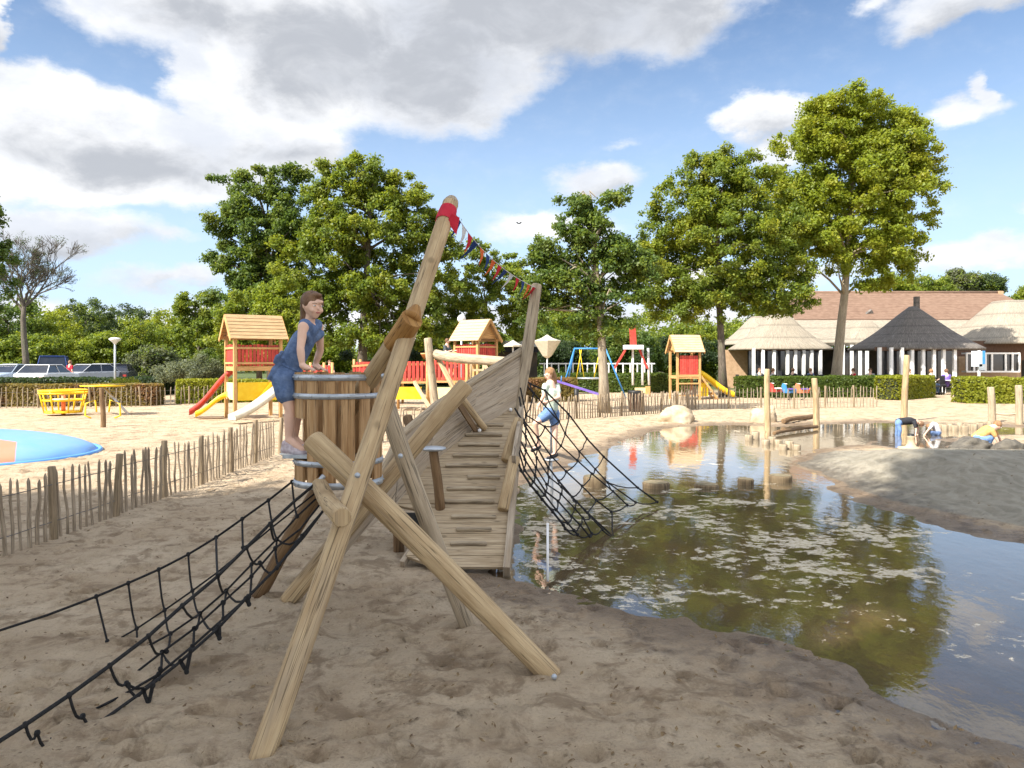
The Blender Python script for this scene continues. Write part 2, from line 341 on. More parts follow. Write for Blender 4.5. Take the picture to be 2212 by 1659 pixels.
def build_ground():
    def axis(dense, lo, hi, far, g=1.16):
        a = [dense[0]]; st = dense[1]-dense[0]
        while a[0] > lo: st *= g; a.insert(0, a[0]-st)
        b = [dense[-1]]; st = dense[-1]-dense[-2]
        while b[-1] < hi: st *= g; b.append(b[-1]+st)
        return np.array(a[:-1]+list(dense)+b[1:])
    xs = axis(np.arange(-5.6, 8.6, .042), -1500, 1500, 0)
    ys = [1.4]
    while ys[-1] < 26: ys.append(ys[-1]+max(.028, ys[-1]*.0075))
    ys = axis(np.array(ys), -900, 2500, 0)
    ys = ys[ys > -900]
    X, Y = np.meshgrid(xs, ys); Z, sd, mnd = terrain(X, Y)
    # footprints
    dry = np.clip(sd/.3, 0, 1)*np.clip(1-mnd/.08, 0, 1)
    D = np.zeros_like(Z)
    for a, b, r, d in zip(DIMX, DIMY, DIMR, DIMD):
        i0, i1 = np.searchsorted(xs, [a-3*r, a+3*r]); j0, j1 = np.searchsorted(ys, [b-3*r, b+3*r])
        if i1 <= i0 or j1 <= j0: continue
        q = ((X[j0:j1, i0:i1]-a)**2+((Y[j0:j1, i0:i1]-b)*1.3)**2)/(r*r)
        D[j0:j1, i0:i1] += 2.1*d*(-np.exp(-q)*1.25+.55*np.exp(-(np.sqrt(q)-1.35)**2*5))
    Z = Z+D*dry+fbm(X*9, Y*12, 4, 21)*.026*dry
    ny, nx = X.shape
    co = np.stack([X, Y, Z], -1).reshape(-1, 3)
    idx = np.arange(nx*ny).reshape(ny, nx); q = np.stack([idx[:-1, :-1], idx[:-1, 1:], idx[1:, 1:], idx[1:, :-1]], -1).reshape(-1, 4)
    me = bpy.data.meshes.new('ground'); me.vertices.add(len(co)); me.vertices.foreach_set('co', co.ravel())
    me.loops.add(q.size); me.loops.foreach_set('vertex_index', q.ravel().astype(np.int32))
    me.polygons.add(len(q)); me.polygons.foreach_set('loop_start', np.arange(0, q.size, 4, dtype=np.int32)); me.polygons.foreach_set('loop_total', np.full(len(q), 4, np.int32))
    me.polygons.foreach_set('use_smooth', np.ones(len(q), bool)); me.update()
    a = me.attributes.new('shore', 'FLOAT', 'POINT'); a.data.foreach_set('value', sd.ravel().astype(np.float32))
    a = me.attributes.new('mound', 'FLOAT', 'POINT'); a.data.foreach_set('value', (np.clip((X-3.6)/.8, 0, 1)*np.clip((mnd-.004)/.03, 0, 1)*.25).ravel().astype(np.float32))
    # where grass and asphalt take over from the sand
    grass = np.clip(np.maximum((Y-41)/3, np.maximum((-X-.62*Y-4)/3, 0))*1.0, 0, 1)
    a = me.attributes.new('grass', 'FLOAT', 'POINT'); a.data.foreach_set('value', grass.ravel().astype(np.float32))
    m = bpy.data.materials.new('sand'); m.use_nodes = True; t = m.node_tree; t.nodes.clear(); k = NT(t)
    tc = k.n('ShaderNodeTexCoord').outputs['Object']
    at = lambda n: k.n('ShaderNodeAttribute', attribute_name=n).outputs['Fac']
    n1 = k.noise(tc, 1.3, 5); n2 = k.noise(tc, 60, 5, .7); n3 = k.noise(tc, 7, 6, .65)
    sand = k.mix(k.sst(n1, .3, .7), (.49, .37, .24), (.60, .475, .325))
    sand = k.mix(k.m('MULTIPLY', k.sst(n3, .48, .7), .6), sand, (.32, .22, .135))
    sand = k.mix(k.m('MULTIPLY', k.sst(n2, .50, .72), .55), sand, (.30, .215, .14))
    # damp, darker turned-over sand in trodden blotches
    bl = k.noise(tc, 3.2, 7, .72, .6); sand = k.mix(k.m('MULTIPLY', k.sst(bl, .49, .62), .72), sand, (.24, .165, .095))
    dk = k.n('ShaderNodeTexVoronoi', i={'Vector': tc, 'Scale': 9.0, 'Randomness': 1.0}).outputs[0]
    sand = k.mix(k.m('MULTIPLY', k.sst(dk, .10, .04), .75), sand, (.13, .085, .05))
    conc = k.mix(k.sst(k.noise(tc, 3.0, 6, .65), .3, .7), (.25, .225, .17), (.37, .33, .255))
    conc = k.mix(k.m('MULTIPLY', k.sst(k.n('ShaderNodeTexWave', i={'Vector': tc, 'Scale': 1.6, 'Distortion': 9.0, 'Detail': 4.0, 'Detail Scale': 2.0}).outputs[1], .5, .9), .35), conc, (.42, .385, .31))
    shore = at('shore')
    col = k.mix(k.sst(k.m('ADD', at('mound'), k.m('MULTIPLY', n3, .05)), .045, .10), sand, conc)
    wet = k.sst(k.m('ADD', shore, k.m('MULTIPLY', k.m('SUBTRACT', n3, .5), 1.6)), .80, .10)
    wetc = k.n('ShaderNodeVectorMath', operation='MULTIPLY', i={0: col, 1: (.46, .43, .42)}).outputs[0]
    col = k.mix(wet, col, wetc)
    bed = k.mix(k.sst(n1, .35, .65), (.52, .34, .14), (.38, .28, .13))
    col = k.mix(k.sst(shore, .0, -.5), col, bed)
    gr = k.mix(k.sst(n3, .3, .7), (.055, .085, .022), (.10, .12, .04))
    col = k.mix(at('grass'), col, gr)
    bs = k.n('ShaderNodeBsdfPrincipled', i={'Base Color': col, 'Roughness': k.sst(wet, 0, 1, .95, .42), 'Specular IOR Level': .35})
    h = k.m('ADD', k.m('MULTIPLY', n3, 1.0), k.m('ADD', k.m('MULTIPLY', n2, .35), k.m('MULTIPLY', k.noise(tc, 26, 6, .7), 1.0)))
    bp = k.n('ShaderNodeBump', i={'Strength': 1.0, 'Distance': .05, 'Height': h}); t.links.new(bp.outputs[0], bs.inputs['Normal'])
    k.n('ShaderNodeOutputMaterial', i={0: bs.outputs[0]})
    me.materials.append(m); o = bpy.data.objects.new('ground', me); COL.objects.link(o); o['kind'] = 'structure'; o['label'] = 'trodden pale sand with footprints, a grey mound and a pond basin'
build_ground()
def build_water():
    x0, x1, y0, y1 = -.3, 24, 2.9, 24.5
    mb = MB(); mb.v = [Vector((x0, y0, WL)), Vector((x1, y0, WL)), Vector((x1, y1, WL)), Vector((x0, y1, WL))]; mb.face((0, 1, 2, 3))
    m = bpy.data.materials.new('pond_water'); m.use_nodes = True; t = m.node_tree; t.nodes.clear(); k = NT(t)
    tc = k.n('ShaderNodeTexCoord').outputs['Object']
    st = k.n('ShaderNodeVectorMath', operation='MULTIPLY', i={0: tc, 1: (1, .55, 1)}).outputs[0]
    bp = k.n('ShaderNodeBump', i={'Strength': .13, 'Distance': .02, 'Height': k.noise(st, 6, 4, .55)})
    fr = k.n('ShaderNodeFresnel', i={'IOR': 1.36, 'Normal': bp.outputs[0]}).outputs[0]
    gl = k.n('ShaderNodeBsdfGlossy', i={'Color': (1, 1, 1, 1), 'Roughness': .015, 'Normal': bp.outputs[0]})
    tr = k.n('ShaderNodeBsdfTransparent', i={0: (.78, .71, .55, 1)})
    mx = k.n('ShaderNodeMixShader', i={0: k.m('MINIMUM', k.m('ADD', k.m('MULTIPLY', fr, 1.35), .07), 1.0), 1: tr.outputs[0], 2: gl.outputs[0]})
    mu = k.n('ShaderNodeBsdfDiffuse', i={0: (.30, .24, .15, 1)})
    mx = k.n('ShaderNodeMixShader', i={0: .13, 1: mx.outputs[0], 2: mu.outputs[0]})   # silt hanging in the water
    # thin scum and foam lying on the water in drifts
    sx = k.n('ShaderNodeSeparateXYZ', i={0: tc})
    w = k.n('ShaderNodeVectorMath', operation='MULTIPLY', i={0: tc, 1: (1, 1.15, 1)}).outputs[0]
    fn = k.noise(w, 6.5, 9, .72, .25); big = k.noise(tc, 1.0, 4, .6)
    reg = k.n('ShaderNodeVectorMath', operation='SUBTRACT', i={0: tc, 1: (1.9, 7.7, WL)}).outputs[0]
    reg = k.n('ShaderNodeVectorMath', operation='MULTIPLY', i={0: reg, 1: (.38, .37, 0)}).outputs[0]
    rl = k.n('ShaderNodeVectorMath', operation='LENGTH', i={0: reg}).outputs[1]
    th = k.m('ADD', k.m('MULTIPLY', k.sst(rl, .55, 1.25), .13), k.m('MULTIPLY', k.m('SUBTRACT', .5, big), .75))
    msk = k.sst(k.m('SUBTRACT', fn, th), .525, .575)
    fo = k.n('ShaderNodeBsdfDiffuse', i={0: k.mix(k.sst(k.noise(tc, 30, 5), .35, .65), (.50, .43, .31), (.74, .66, .52))})
    mx2 = k.n('ShaderNodeMixShader', i={0: k.m('MULTIPLY', msk, .68), 1: mx.outputs[0], 2: fo.outputs[0]})
    k.n('ShaderNodeOutputMaterial', i={0: mx2.outputs[0]})
    o = part('water', mb, m); o['kind'] = 'structure'; o['label'] = 'shallow still pond water with drifts of pale foam'
build_water()

# ---------------- foliage
def leaf_mesh(name, centers, radii, n, size, material, flatten=.75, seed=0, shell=.55, up=.35):
    n = int(n*2.3); size = size*.66
    """n leaf quads spread over clusters (centers, radii); leaves sit mostly on the outside of each cluster"""
    r = np.random.default_rng(seed+len(centers)); C = np.array([tuple(c) for c in centers]); R = np.array(radii)
    w = R**2; w = w/w.sum(); ci = r.choice(len(C), n, p=w)
    d = r.normal(size=(n, 3)); d /= np.linalg.norm(d, axis=1)[:, None]
    rr = R[ci]*(shell+(1-shell)*r.random(n)**.6)*r.uniform(.35, 1.45, n)
    p = C[ci]+d*rr[:, None]*np.array([1, 1, flatten])
    nrm = d*.45+r.normal(size=(n, 3))*.6+np.array([-.16, -.14, up+.1]); nrm /= np.linalg.norm(nrm, axis=1)[:, None]
    a = np.cross(nrm, r.normal(size=(n, 3))); a /= np.linalg.norm(a, axis=1)[:, None]; b = np.cross(nrm, a)
    s = size*r.uniform(.6, 1.35, n)[:, None]
    v = np.stack([p-a*s*.55, p+b*s*.32+nrm*s*.08, p+a*s*.55, p-b*s*.32+nrm*s*.08], 1).reshape(-1, 3)
    me = bpy.data.meshes.new(name); me.vertices.add(4*n); me.vertices.foreach_set('co', v.ravel())
    me.loops.add(4*n); me.loops.foreach_set('vertex_index', np.arange(4*n, dtype=np.int32)); me.polygons.add(n)
    me.polygons.foreach_set('loop_start', np.arange(0, 4*n, 4, dtype=np.int32)); me.polygons.foreach_set('loop_total', np.full(n, 4, np.int32)); me.update()
    me.materials.append(material); return me
def spread(lobes, r, cl, seed):
    r = r*.62; cl = int(cl*3.0)
    """cluster centres filling ellipsoid lobes [(x,y,z,rx,ry,rz)]"""
    g = np.random.default_rng(seed); out = []; rad_ = []
    vol = np.array([a[3]*a[4]*a[5] for a in lobes])**.8; cnt = np.maximum(3, (vol/vol.sum()*cl).astype(int))
    for L, c in zip(lobes, cnt):
        for _ in range(c):
            d = g.normal(size=3); d /= np.linalg.norm(d); q = g.random()**.38
            out.append((L[0]+d[0]*L[3]*q, L[1]+d[1]*L[4]*q, L[2]+d[2]*L[5]*q)); rad_.append(r*g.uniform(.55, 1.25))
    return out, rad_
LEAF = {'mid': leafmat('leaf_mid', (.075, .125, .016), (.175, .23, .03), (.29, .28, .025), .42),
        'dark': leafmat('leaf_dark', (.052, .10, .024), (.12, .18, .036), (.20, .23, .035), .45),
        'lime': leafmat('leaf_lime', (.14, .20, .018), (.26, .31, .03), (.31, .31, .03), .5),
        'gold': leafmat('leaf_gold', (.15, .20, .016), (.26, .30, .026), (.33, .29, .022), .5),
        'grey': leafmat('leaf_grey', (.085, .105, .055), (.14, .16, .09), (.17, .16, .06), .4),
        'bluegreen': leafmat('leaf_bluegreen', (.035, .065, .028), (.08, .115, .045), (.11, .13, .04), .4),
        'rust': leafmat('leaf_rust', (.13, .10, .03), (.20, .13, .06), (.20, .07, .05), .6)}
BARK = wood('bark', (.075, .06, .045), (.15, .125, .095), (.12, .13, .07), stretch=(14, 3, 14), bump=.9)
BARKP = wood('bark_pale', (.25, .20, .14), (.36, .30, .22), (.2, .2, .12), stretch=(14, 3, 14), bump=.7)
def tree(label, base, trunk_pts, r0, lobes, kind, ncl, n, size, clr, group=None, bark=None, seed=1, name='tree', mixed=None, limbs=16, twig=.35, shell=.5, fl=.75):
    b = Vector(base); T = thing(name, label, 'tree', b, group); g = random.Random(seed)
    tm = MB(); pts = [Vector(p) for p in trunk_pts]; m = len(pts)
    rs = [r0*(1.25 if i == 0 else 1)*(1-.62*i/max(1, m-1)) for i in range(m)]
    tm.tube(pts, rs, 12, wob=.05)
    part('trunk', tm, bark or BARK, T)
    cen, rad_ = spread(lobes, clr, ncl, seed)
    if limbs:
        lm = MB(); start = pts[len(pts)//2:]
        for i in g.sample(range(len(cen)), min(limbs, len(cen))):
            c = Vector(cen[i]); s0 = min(start, key=lambda p: (p-c).length+abs(g.gauss(0, .5))+(3 if p.z > c.z-.2 else 0))
            mid = s0.lerp(c, .5)+Vector((g.uniform(-.3, .3), g.uniform(-.3, .3), g.uniform(.0, .6))); rr = r0*twig
            lm.tube([s0, s0.lerp(mid, .5)+Vector((0, 0, .1)), mid, c], [rr, rr*.75, rr*.5, rr*.15], 7, wob=.08)
        part('limb', lm, bark or BARK, T)
    if mixed:
        k2, fr = mixed; n2 = int(n*fr); pick = [i for i in range(len(cen)) if g.random() < fr*1.3] or [0]
        c2 = [cen[i] for i in pick]; r2 = [rad_[i] for i in pick]
        me = leaf_mesh('crown', cen, rad_, n-n2, size, LEAF[kind], seed=seed, shell=shell, flatten=fl)
        o = part('crown', me, LEAF[kind], T); me.materials.clear(); me.materials.append(LEAF[kind])
        me2 = leaf_mesh('crown', c2, [r*1.12 for r in r2], n2, size, LEAF[k2], seed=seed+5, shell=.7, flatten=fl)
        o2 = part('crown_tips', me2, LEAF[k2], T, label='lighter yellow green outer leaves'); me2.materials.clear(); me2.materials.append(LEAF[k2])
    else:
        me = leaf_mesh('crown', cen, rad_, n, size, LEAF[kind], seed=seed, shell=shell, flatten=fl); o = part('crown', me, LEAF[kind], T); me.materials.clear(); me.materials.append(LEAF[kind])
    return T
def LB(d, items, dep=.8):     # lobes given as picture ellipses at depth d -> world ellipsoids
    out = []
    for it in items:
        vx, vy, rx, ry = it[:4]; dd = d+(it[4] if len(it) > 4 else 0); p = P(vx, vy, dd); out.append((p.x, p.y, p.z, rx/FP*dd, max(rx, ry)*dep/FP*dd, ry/FP*dd))
    return out
def TP(d, pts): return [P(a, b, d) for a, b in pts]
# big trees standing round the playground
tree('tall sunlit maple with pale trunk in front of the thatched restaurant', P(1803, 852, 37.8), TP(37.8, [(1803, 854), (1810, 780), (1817, 700), (1824, 640), (1830, 560), (1836, 470), (1840, 380)]), .27,
     LB(37.8, [(1840, 270, 130, 85), (1930, 330, 95, 90), (1760, 320, 90, 85), (1850, 400, 150, 110), (1950, 430, 85, 100), (1740, 430, 90, 80), (1830, 520, 150, 75), (1920, 540, 80, 60), (1740, 510, 80, 50), (1860, 225, 70, 35), (1990, 370, 40, 60), (1690, 430, 40, 60), (1780, 260, 70, 50), (1900, 600, 70, 30), (1960, 290, 45, 50)]),
     'gold', 330, 60000, .22, .60, bark=BARKP, seed=3, mixed=('lime', .35), limbs=40, twig=.26, shell=.45)
tree('broad dark green tree beside the small play tower with stairs', P(1558, 862, 35), TP(35, [(1562, 862), (1560, 790), (1556, 700), (1552, 640), (1550, 560), (1545, 470)]), .21,
     LB(35, [(1540, 400, 95, 70), (1480, 470, 95, 75), (1610, 450, 90, 90), (1560, 540, 150, 90), (1440, 560, 80, 65), (1680, 540, 75, 80), (1500, 620, 120, 50), (1640, 620, 110, 50), (1720, 590, 40, 50), (1400, 600, 40, 60), (1550, 350, 45, 35), (1450, 660, 70, 40), (1690, 640, 70, 40), (1410, 500, 45, 60), (1700, 470, 45, 60), (1560, 650, 110, 40), (1600, 380, 70, 50), (1480, 400, 60, 45)]),
     'mid', 280, 54000, .19, .54, seed=4, mixed=('gold', .30), limbs=34, twig=.3)
tree('slim tree with mottled trunk growing through the paling fence', P(1303, 893, 24.1), TP(24.1, [(1306, 893), (1304, 820), (1300, 740), (1296, 690), (1290, 620), (1285, 540), (1280, 460)]), .17,
     LB(24.1, [(1280, 455, 55, 50), (1330, 430, 40, 25), (1240, 440, 45, 22), (1200, 540, 65, 45), (1290, 560, 80, 60), (1350, 540, 50, 60), (1230, 620, 70, 45), (1320, 640, 75, 40), (1160, 560, 40, 35), (1390, 600, 40, 60), (1300, 700, 70, 40), (1180, 620, 60, 50), (1250, 500, 60, 40), (1150, 660, 50, 40)]),
     'dark', 130, 24000, .15, .36, seed=5, mixed=('mid', .35), limbs=34, twig=.3, bark=BARKP, shell=.4)
tree('large oak like tree behind the leaning wooden mast', P(782, 812, 38), TP(38, [(782, 830), (783, 760), (786, 690), (790, 620), (795, 540), (800, 460)]), .27,
     LB(38, [(760, 390, 75, 50), (830, 420, 90, 65), (710, 430, 70, 55), (900, 480, 70, 75), (790, 520, 140, 90), (680, 560, 90, 80), (930, 570, 60, 80), (830, 640, 130, 60), (700, 660, 90, 50), (950, 640, 50, 50), (870, 700, 90, 40), (770, 355, 50, 20), (700, 730, 90, 35), (930, 720, 60, 50), (820, 730, 110, 40), (960, 520, 40, 60), (650, 650, 60, 60), (740, 640, 80, 50), (880, 420, 60, 45), (700, 380, 40, 30)]),
     'mid', 230, 56000, .22, .60, seed=6, mixed=('gold', .25), limbs=34, twig=.3)
tree('dark broad tree left of the mast with twigs reaching over the car park', P(585, 815, 40), TP(40, [(590, 835), (588, 760), (580, 680), (575, 600), (580, 500)]), .3,
     LB(40, [(620, 395, 45, 45), (560, 405, 55, 50), (490, 470, 50, 45), (570, 500, 100, 80), (640, 480, 60, 80), (510, 560, 60, 55), (440, 555, 28, 16), (600, 620, 110, 60), (500, 640, 60, 50), (470, 390, 18, 14), (600, 700, 100, 40)]),
     'dark', 150, 36000, .23, .62, seed=8, mixed=('mid', .3), limbs=34, twig=.28)
tree('small yellow green tree behind the roofed slide tower', P(560, 820, 33), TP(33, [(560, 830), (560, 760), (565, 700)]), .12,
     LB(33, [(600, 620, 50, 55), (545, 680, 70, 60), (620, 700, 60, 60), (490, 720, 50, 50), (640, 760, 60, 40), (560, 760, 90, 40)]),
     'lime', 80, 17000, .17, .42, seed=9, mixed=('mid', .3), limbs=10)
tree('low leafy tree at the edge of the car park behind the grey bush', P(430, 815, 42), TP(42, [(430, 830), (430, 760), (425, 700)]), .14,
     LB(42, [(420, 660, 45, 40), (450, 720, 60, 50), (400, 720, 30, 40), (480, 760, 70, 50)]),
     'mid', 55, 12000, .2, .5, seed=10, mixed=('gold', .3), limbs=8)
tree('light green tree between the mast and the bow post', P(1050, 800, 42), TP(42, [(1050, 830), (1050, 760), (1050, 680)]), .16,
     LB(42, [(1010, 590, 55, 50), (1070, 580, 65, 50), (1110, 620, 60, 70), (970, 700, 60, 60), (1060, 720, 80, 40), (1030, 660, 80, 50), (985, 660, 40, 60), (1120, 700, 60, 40), (1040, 530, 20, 18)]),
     'lime', 80, 18000, .21, .5, seed=12, mixed=('mid', .5), limbs=12)
tree('dark tree at the left edge of the playground with leaves against the sky', P(-60, 815, 27), TP(27, [(-60, 850), (-62, 700), (-66, 560), (-70, 420)]), .2,
     LB(27, [(-40, 470, 38, 55), (-30, 560, 55, 40), (0, 615, 35, 28), (-60, 640, 60, 60), (-10, 690, 22, 30), (-90, 500, 70, 100), (-25, 420, 24, 16), (10, 530, 20, 18)]),
     'dark', 60, 8000, .17, .42, seed=13, limbs=16)
# bare tree by the car park
def bare_tree():
    d = 46; b = P(52, 812, d); T = thing('bare_tree', 'almost leafless dark tree standing behind the dark hedge by the parked cars', 'tree', b); g = random.Random(21)
    m = MB(); tp = TP(d, [(58, 822), (56, 780), (52, 730), (50, 690), (52, 660)]); m.tube(tp, [.24, .19, .16, .14, .12], 10, wob=.06); part('trunk', m, BARK, T)
    br = MB(); tips = []
    def grow(p, dr, L, r, dep):
        q = p+dr*L; mid = p.lerp(q, .5)+Vector((g.gauss(0, .05), g.gauss(0, .05), .05))*L; br.tube([p, mid, q], [max(r, .010), max(r*.8, .009), max(r*.62, .008)], 4 if dep > 2 else 7, cap=False)
        if dep >= 6: tips.append(q); return
        for _ in range(3 if dep < 4 else 4):
            a = Vector((g.gauss(0, .55), g.gauss(0, .55), g.gauss(.12, .35))); grow(p.lerp(q, g.uniform(.55, 1)), (dr+a*.85+Vector((0, 0, .12))).normalized(), L*g.uniform(.62, .84), r*.58, dep+1)
    for a in ((-.35, 0, .9), (.35, .2, .95), (0, -.3, 1), (.7, 0, .75), (-.1, .4, .95), (-.6, .1, .7)): grow(tp[-1]-Vector((0, 0, g.uniform(0, 1.0))), Vector(a).normalized(), g.uniform(1.2, 1.7), .085, 1)
    part('branches', br, BARK, T)
    me = leaf_mesh('crown', g.sample(tips, 240), [.22]*240, 2400, .1, LEAF['bluegreen'], seed=4); part('crown', me, LEAF['bluegreen'], T)
bare_tree()
# off to the left and behind the camera: the trees whose shade covers the foreground
SH = [(-5.5, 6.2, 'farthest back on the left'), (-5.2, 2.0, 'second from the left in the back'), (-1.6, 7.3, 'third from the left in the back'), (-1.0, 2.6, 'nearest behind on the left'), (1.6, 7.4, 'in the middle of the row'),
      (3.4, 1.0, 'nearest straight behind'), (5.6, 6.9, 'right of the middle'), (6.6, 2.9, 'second from the right'), (9.6, 6.4, 'at the right end of the row'), (-9.6, 4.4, 'standing apart on the far left'), (7.4, 8.7, 'half hidden behind the right end'), (10.6, 8.9, 'beyond the right end')]
for i, (gx, gy, wh) in enumerate(SH):
    z = 18.5; x, y = gx-.843*z, gy-.659*z; r = {4: 2.5, 10: 2.2, 11: 2.2}.get(i, 2.9)
    tree('tall shade tree beyond the photographer, '+wh, (x, y, 0), [(x, y, 0), (x, y, 6), (x+.2, y, 12), (x, y, 18)], .35,
         [(x, y, z, r, r, r*.7), (x+r*.5, y+.4, z-1, r*.6, r*.6, r*.4), (x-r*.5, y-.4, z+.5, r*.6, r*.6, r*.45)], 'mid', 60, 6500, .46, 1.1, seed=30+i, limbs=8)
# farther trees, each one its own
BT = [(20, 700, 75, 60, 62, 'dark'), (110, 720, 70, 50, 66, 'gold'), (185, 695, 62, 55, 78, 'bluegreen'), (272, 705, 55, 50, 82, 'bluegreen'), (60, 760, 60, 40, 58, 'mid'), (140, 765, 50, 40, 60, 'lime'),
      (225, 755, 55, 45, 64, 'lime'), (310, 745, 60, 55, 66, 'mid'), (370, 725, 55, 60, 70, 'gold'), (330, 780, 50, 30, 56, 'grey'), (690, 760, 70, 45, 50, 'lime'), (850, 770, 80, 45, 50, 'mid'),
      (960, 770, 70, 50, 52, 'dark'), (1150, 745, 80, 55, 56, 'dark'), (1240, 730, 80, 60, 62, 'mid'), (1350, 745, 80, 50, 58, 'dark'), (1440, 735, 80, 60, 60, 'lime'), (1530, 745, 70, 50, 62, 'mid'),
      (1195, 690, 60, 40, 66, 'lime'), (1920, 625, 60, 28, 78, 'lime'), (2010, 622, 50, 26, 80, 'mid'), (2075, 605, 34, 24, 84, 'grey'), (2140, 612, 26, 18, 84, 'bluegreen'), (2212, 650, 22, 30, 74, 'mid'), (1640, 700, 60, 60, 70, 'lime')]
WHERE = ['dark crown at the left edge', 'yellowing crown above the blue van', 'tall blue green crown left of the lamp', 'blue green crown behind the lamp head', 'mid green crown behind the silver car', 'lime crown behind the red dressed person',
         'lime crown left of the lamp pole', 'mid green crown right of the lamp', 'golden crown beside the slide tower tree', 'grey green low crown behind the hedge end', 'lime crown behind the crouching girl', 'mid green crown behind the barrel', 'dark crown behind the red railings',
         'dark crown behind the bow post', 'mid green crown behind the white parasol', 'dark crown behind the swing', 'lime crown behind the red slide', 'mid green crown behind the small tower', 'lime crown above the white parasol',
         'lime crown above the tiled roof', 'mid green crown above the ridge', 'pale feathery crown above the right ridge end', 'small crown by the ridge end', 'crown at the right edge above the thatch', 'lime crown left of the restaurant roof']
for i, (vx, vy, rx, ry, d, kd) in enumerate(BT):
    g = random.Random(i); b = G(vx, HOR+FP*EYE/d)
    tree('distant tree, '+WHERE[i], b, [b, P(vx, (vy+HOR+25)/2, d), P(vx, vy, d)], .2, LB(d, [(vx, vy, rx, ry), (vx-rx*.5, vy+ry*.5, rx*.6, ry*.7), (vx+rx*.5, vy+ry*.6, rx*.6, ry*.7), (vx, vy+ry*.9, rx*.9, ry*.6)]),
         kd, 55, 7500, .30, .85, group='distant trees around the park', seed=60+i, limbs=6, mixed=('mid' if kd != 'mid' else 'gold', .25))
# ================= materials for built things
M = {}
M['log'] = wood('log_wood', (.35, .24, .125), (.50, .37, .21), (.24, .185, .125), amt3=.7)
M['log_grey'] = wood('weathered_log', (.30, .235, .155), (.46, .37, .255), (.24, .19, .13))
M['log_dark'] = wood('damp_dark_log', (.13, .075, .035), (.24, .15, .075), (.08, .05, .03))
M['cut'] = wood('freshly_cut_brown', (.27, .13, .035), (.40, .22, .07), (.18, .09, .03), stretch=(20, 6, 20))
M['plank'] = wood('silvered_plank', (.30, .235, .165), (.41, .335, .245), (.33, .24, .14))
M['deck'] = wood('sandy_deck_plank', (.32, .235, .14), (.46, .36, .235), (.47, .36, .24), rough=.9)
M['stave'] = wood('barrel_stave', (.34, .19, .08), (.50, .32, .16), (.27, .20, .14), island=.3)
M['galv'] = mat('galvanised_steel', (.36, .39, .42), (.50, .53, .56), 14, .42, .15, metal=.55)
M['dark_metal'] = mat('dark_metal', (.03, .03, .03), (.05, .05, .05), 10, .5, metal=.5)
M['rope'] = mat('black_rope', (.010, .010, .011), (.028, .027, .026), 90, .85, .6)
M['picket'] = wood('chestnut_paling', (.23, .175, .115), (.40, .325, .235), (.16, .13, .09), stretch=(60, 5, 60))
M['fpost'] = wood('fence_post', (.20, .15, .09), (.33, .25, .16), (.15, .12, .08))
M['wire'] = mat('fence_wire', (.12, .11, .10), (.2, .19, .18), 20, .6, metal=.5)
M['red'] = mat('red_painted_board', (.43, .042, .032), (.52, .07, .05), 8, .6, .1, island=.22, c3=(.30, .05, .04), sc3=3)
M['dred'] = mat('red_board', (.40, .03, .03), (.52, .05, .04), 8, .5, island=.12)
M['yellow'] = mat('yellow_panel', (.80, .50, .012), (.86, .60, .03), 6, .45)
M['cream'] = mat('pale_yellow_panel', (.75, .60, .28), (.80, .66, .36), 6, .6)
M['tower'] = wood('tower_timber', (.48, .27, .10), (.60, .36, .15), (.38, .2, .08))
M['roofpine'] = wood('pine_roof_board', (.36, .235, .115), (.47, .32, .17), (.30, .20, .11))
M['roofpale'] = wood('pale_roof_board', (.46, .34, .20), (.57, .44, .275), (.40, .29, .17))
M['white'] = mat('white_paint', (.74, .73, .70), (.80, .79, .77), 8, .5)
M['slidewhite'] = mat('cream_slide', (.55, .50, .38), (.64, .58, .46), 8, .35)
M['thatch'] = wood('reed_thatch', (.24, .205, .155), (.37, .325, .255), (.18, .16, .135), rows=1.3, uv=True, stretch=(30, 5, 30), bump=.8)
M['thatchd'] = wood('dark_weathered_thatch', (.105, .09, .08), (.195, .175, .155), (.32, .29, .25), rows=2.2, stretch=(30, 7, 30), bump=.9, amt3=.5, sc3=.5)
M['tile'] = mat('clay_roof_tile', (.145, .087, .058), (.215, .137, .095), 3, .8, .3, stretch=(1, 1, 4), c3=(.20, .13, .09), sc3=.7, rows=5.5)
M['brick'] = mat('tan_brick', (.40, .26, .15), (.50, .34, .21), 6, .85, .3)
M['brownwood'] = mat('dark_brown_boarding', (.10, .055, .035), (.15, .085, .055), 4, .8, .3, stretch=(6, 6, 1))
M['glass'] = mat('dark_window_glass', (.02, .022, .025), (.035, .036, .04), 2, .08, spec=.8)
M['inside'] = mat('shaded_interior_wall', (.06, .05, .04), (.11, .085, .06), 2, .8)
M['stone'] = mat('sandstone', (.36, .28, .18), (.50, .40, .27), 4, .95, 1.0, bsc=9, c3=(.22, .17, .12), sc3=2.5, amt3=.8)
M['dstone'] = mat('dark_sand_heap', (.075, .068, .058), (.14, .125, .10), 9, .95, .9, bsc=14)
M['stump'] = wood('wet_stump', (.10, .07, .04), (.19, .14, .08), (.06, .05, .03))
M['stumptop'] = mat('stump_top', (.12, .10, .06), (.22, .18, .11), 12, .85, .3)
M['bluepvc'] = mat('blue_pvc', (.10, .30, .66), (.13, .35, .72), 3, .35)
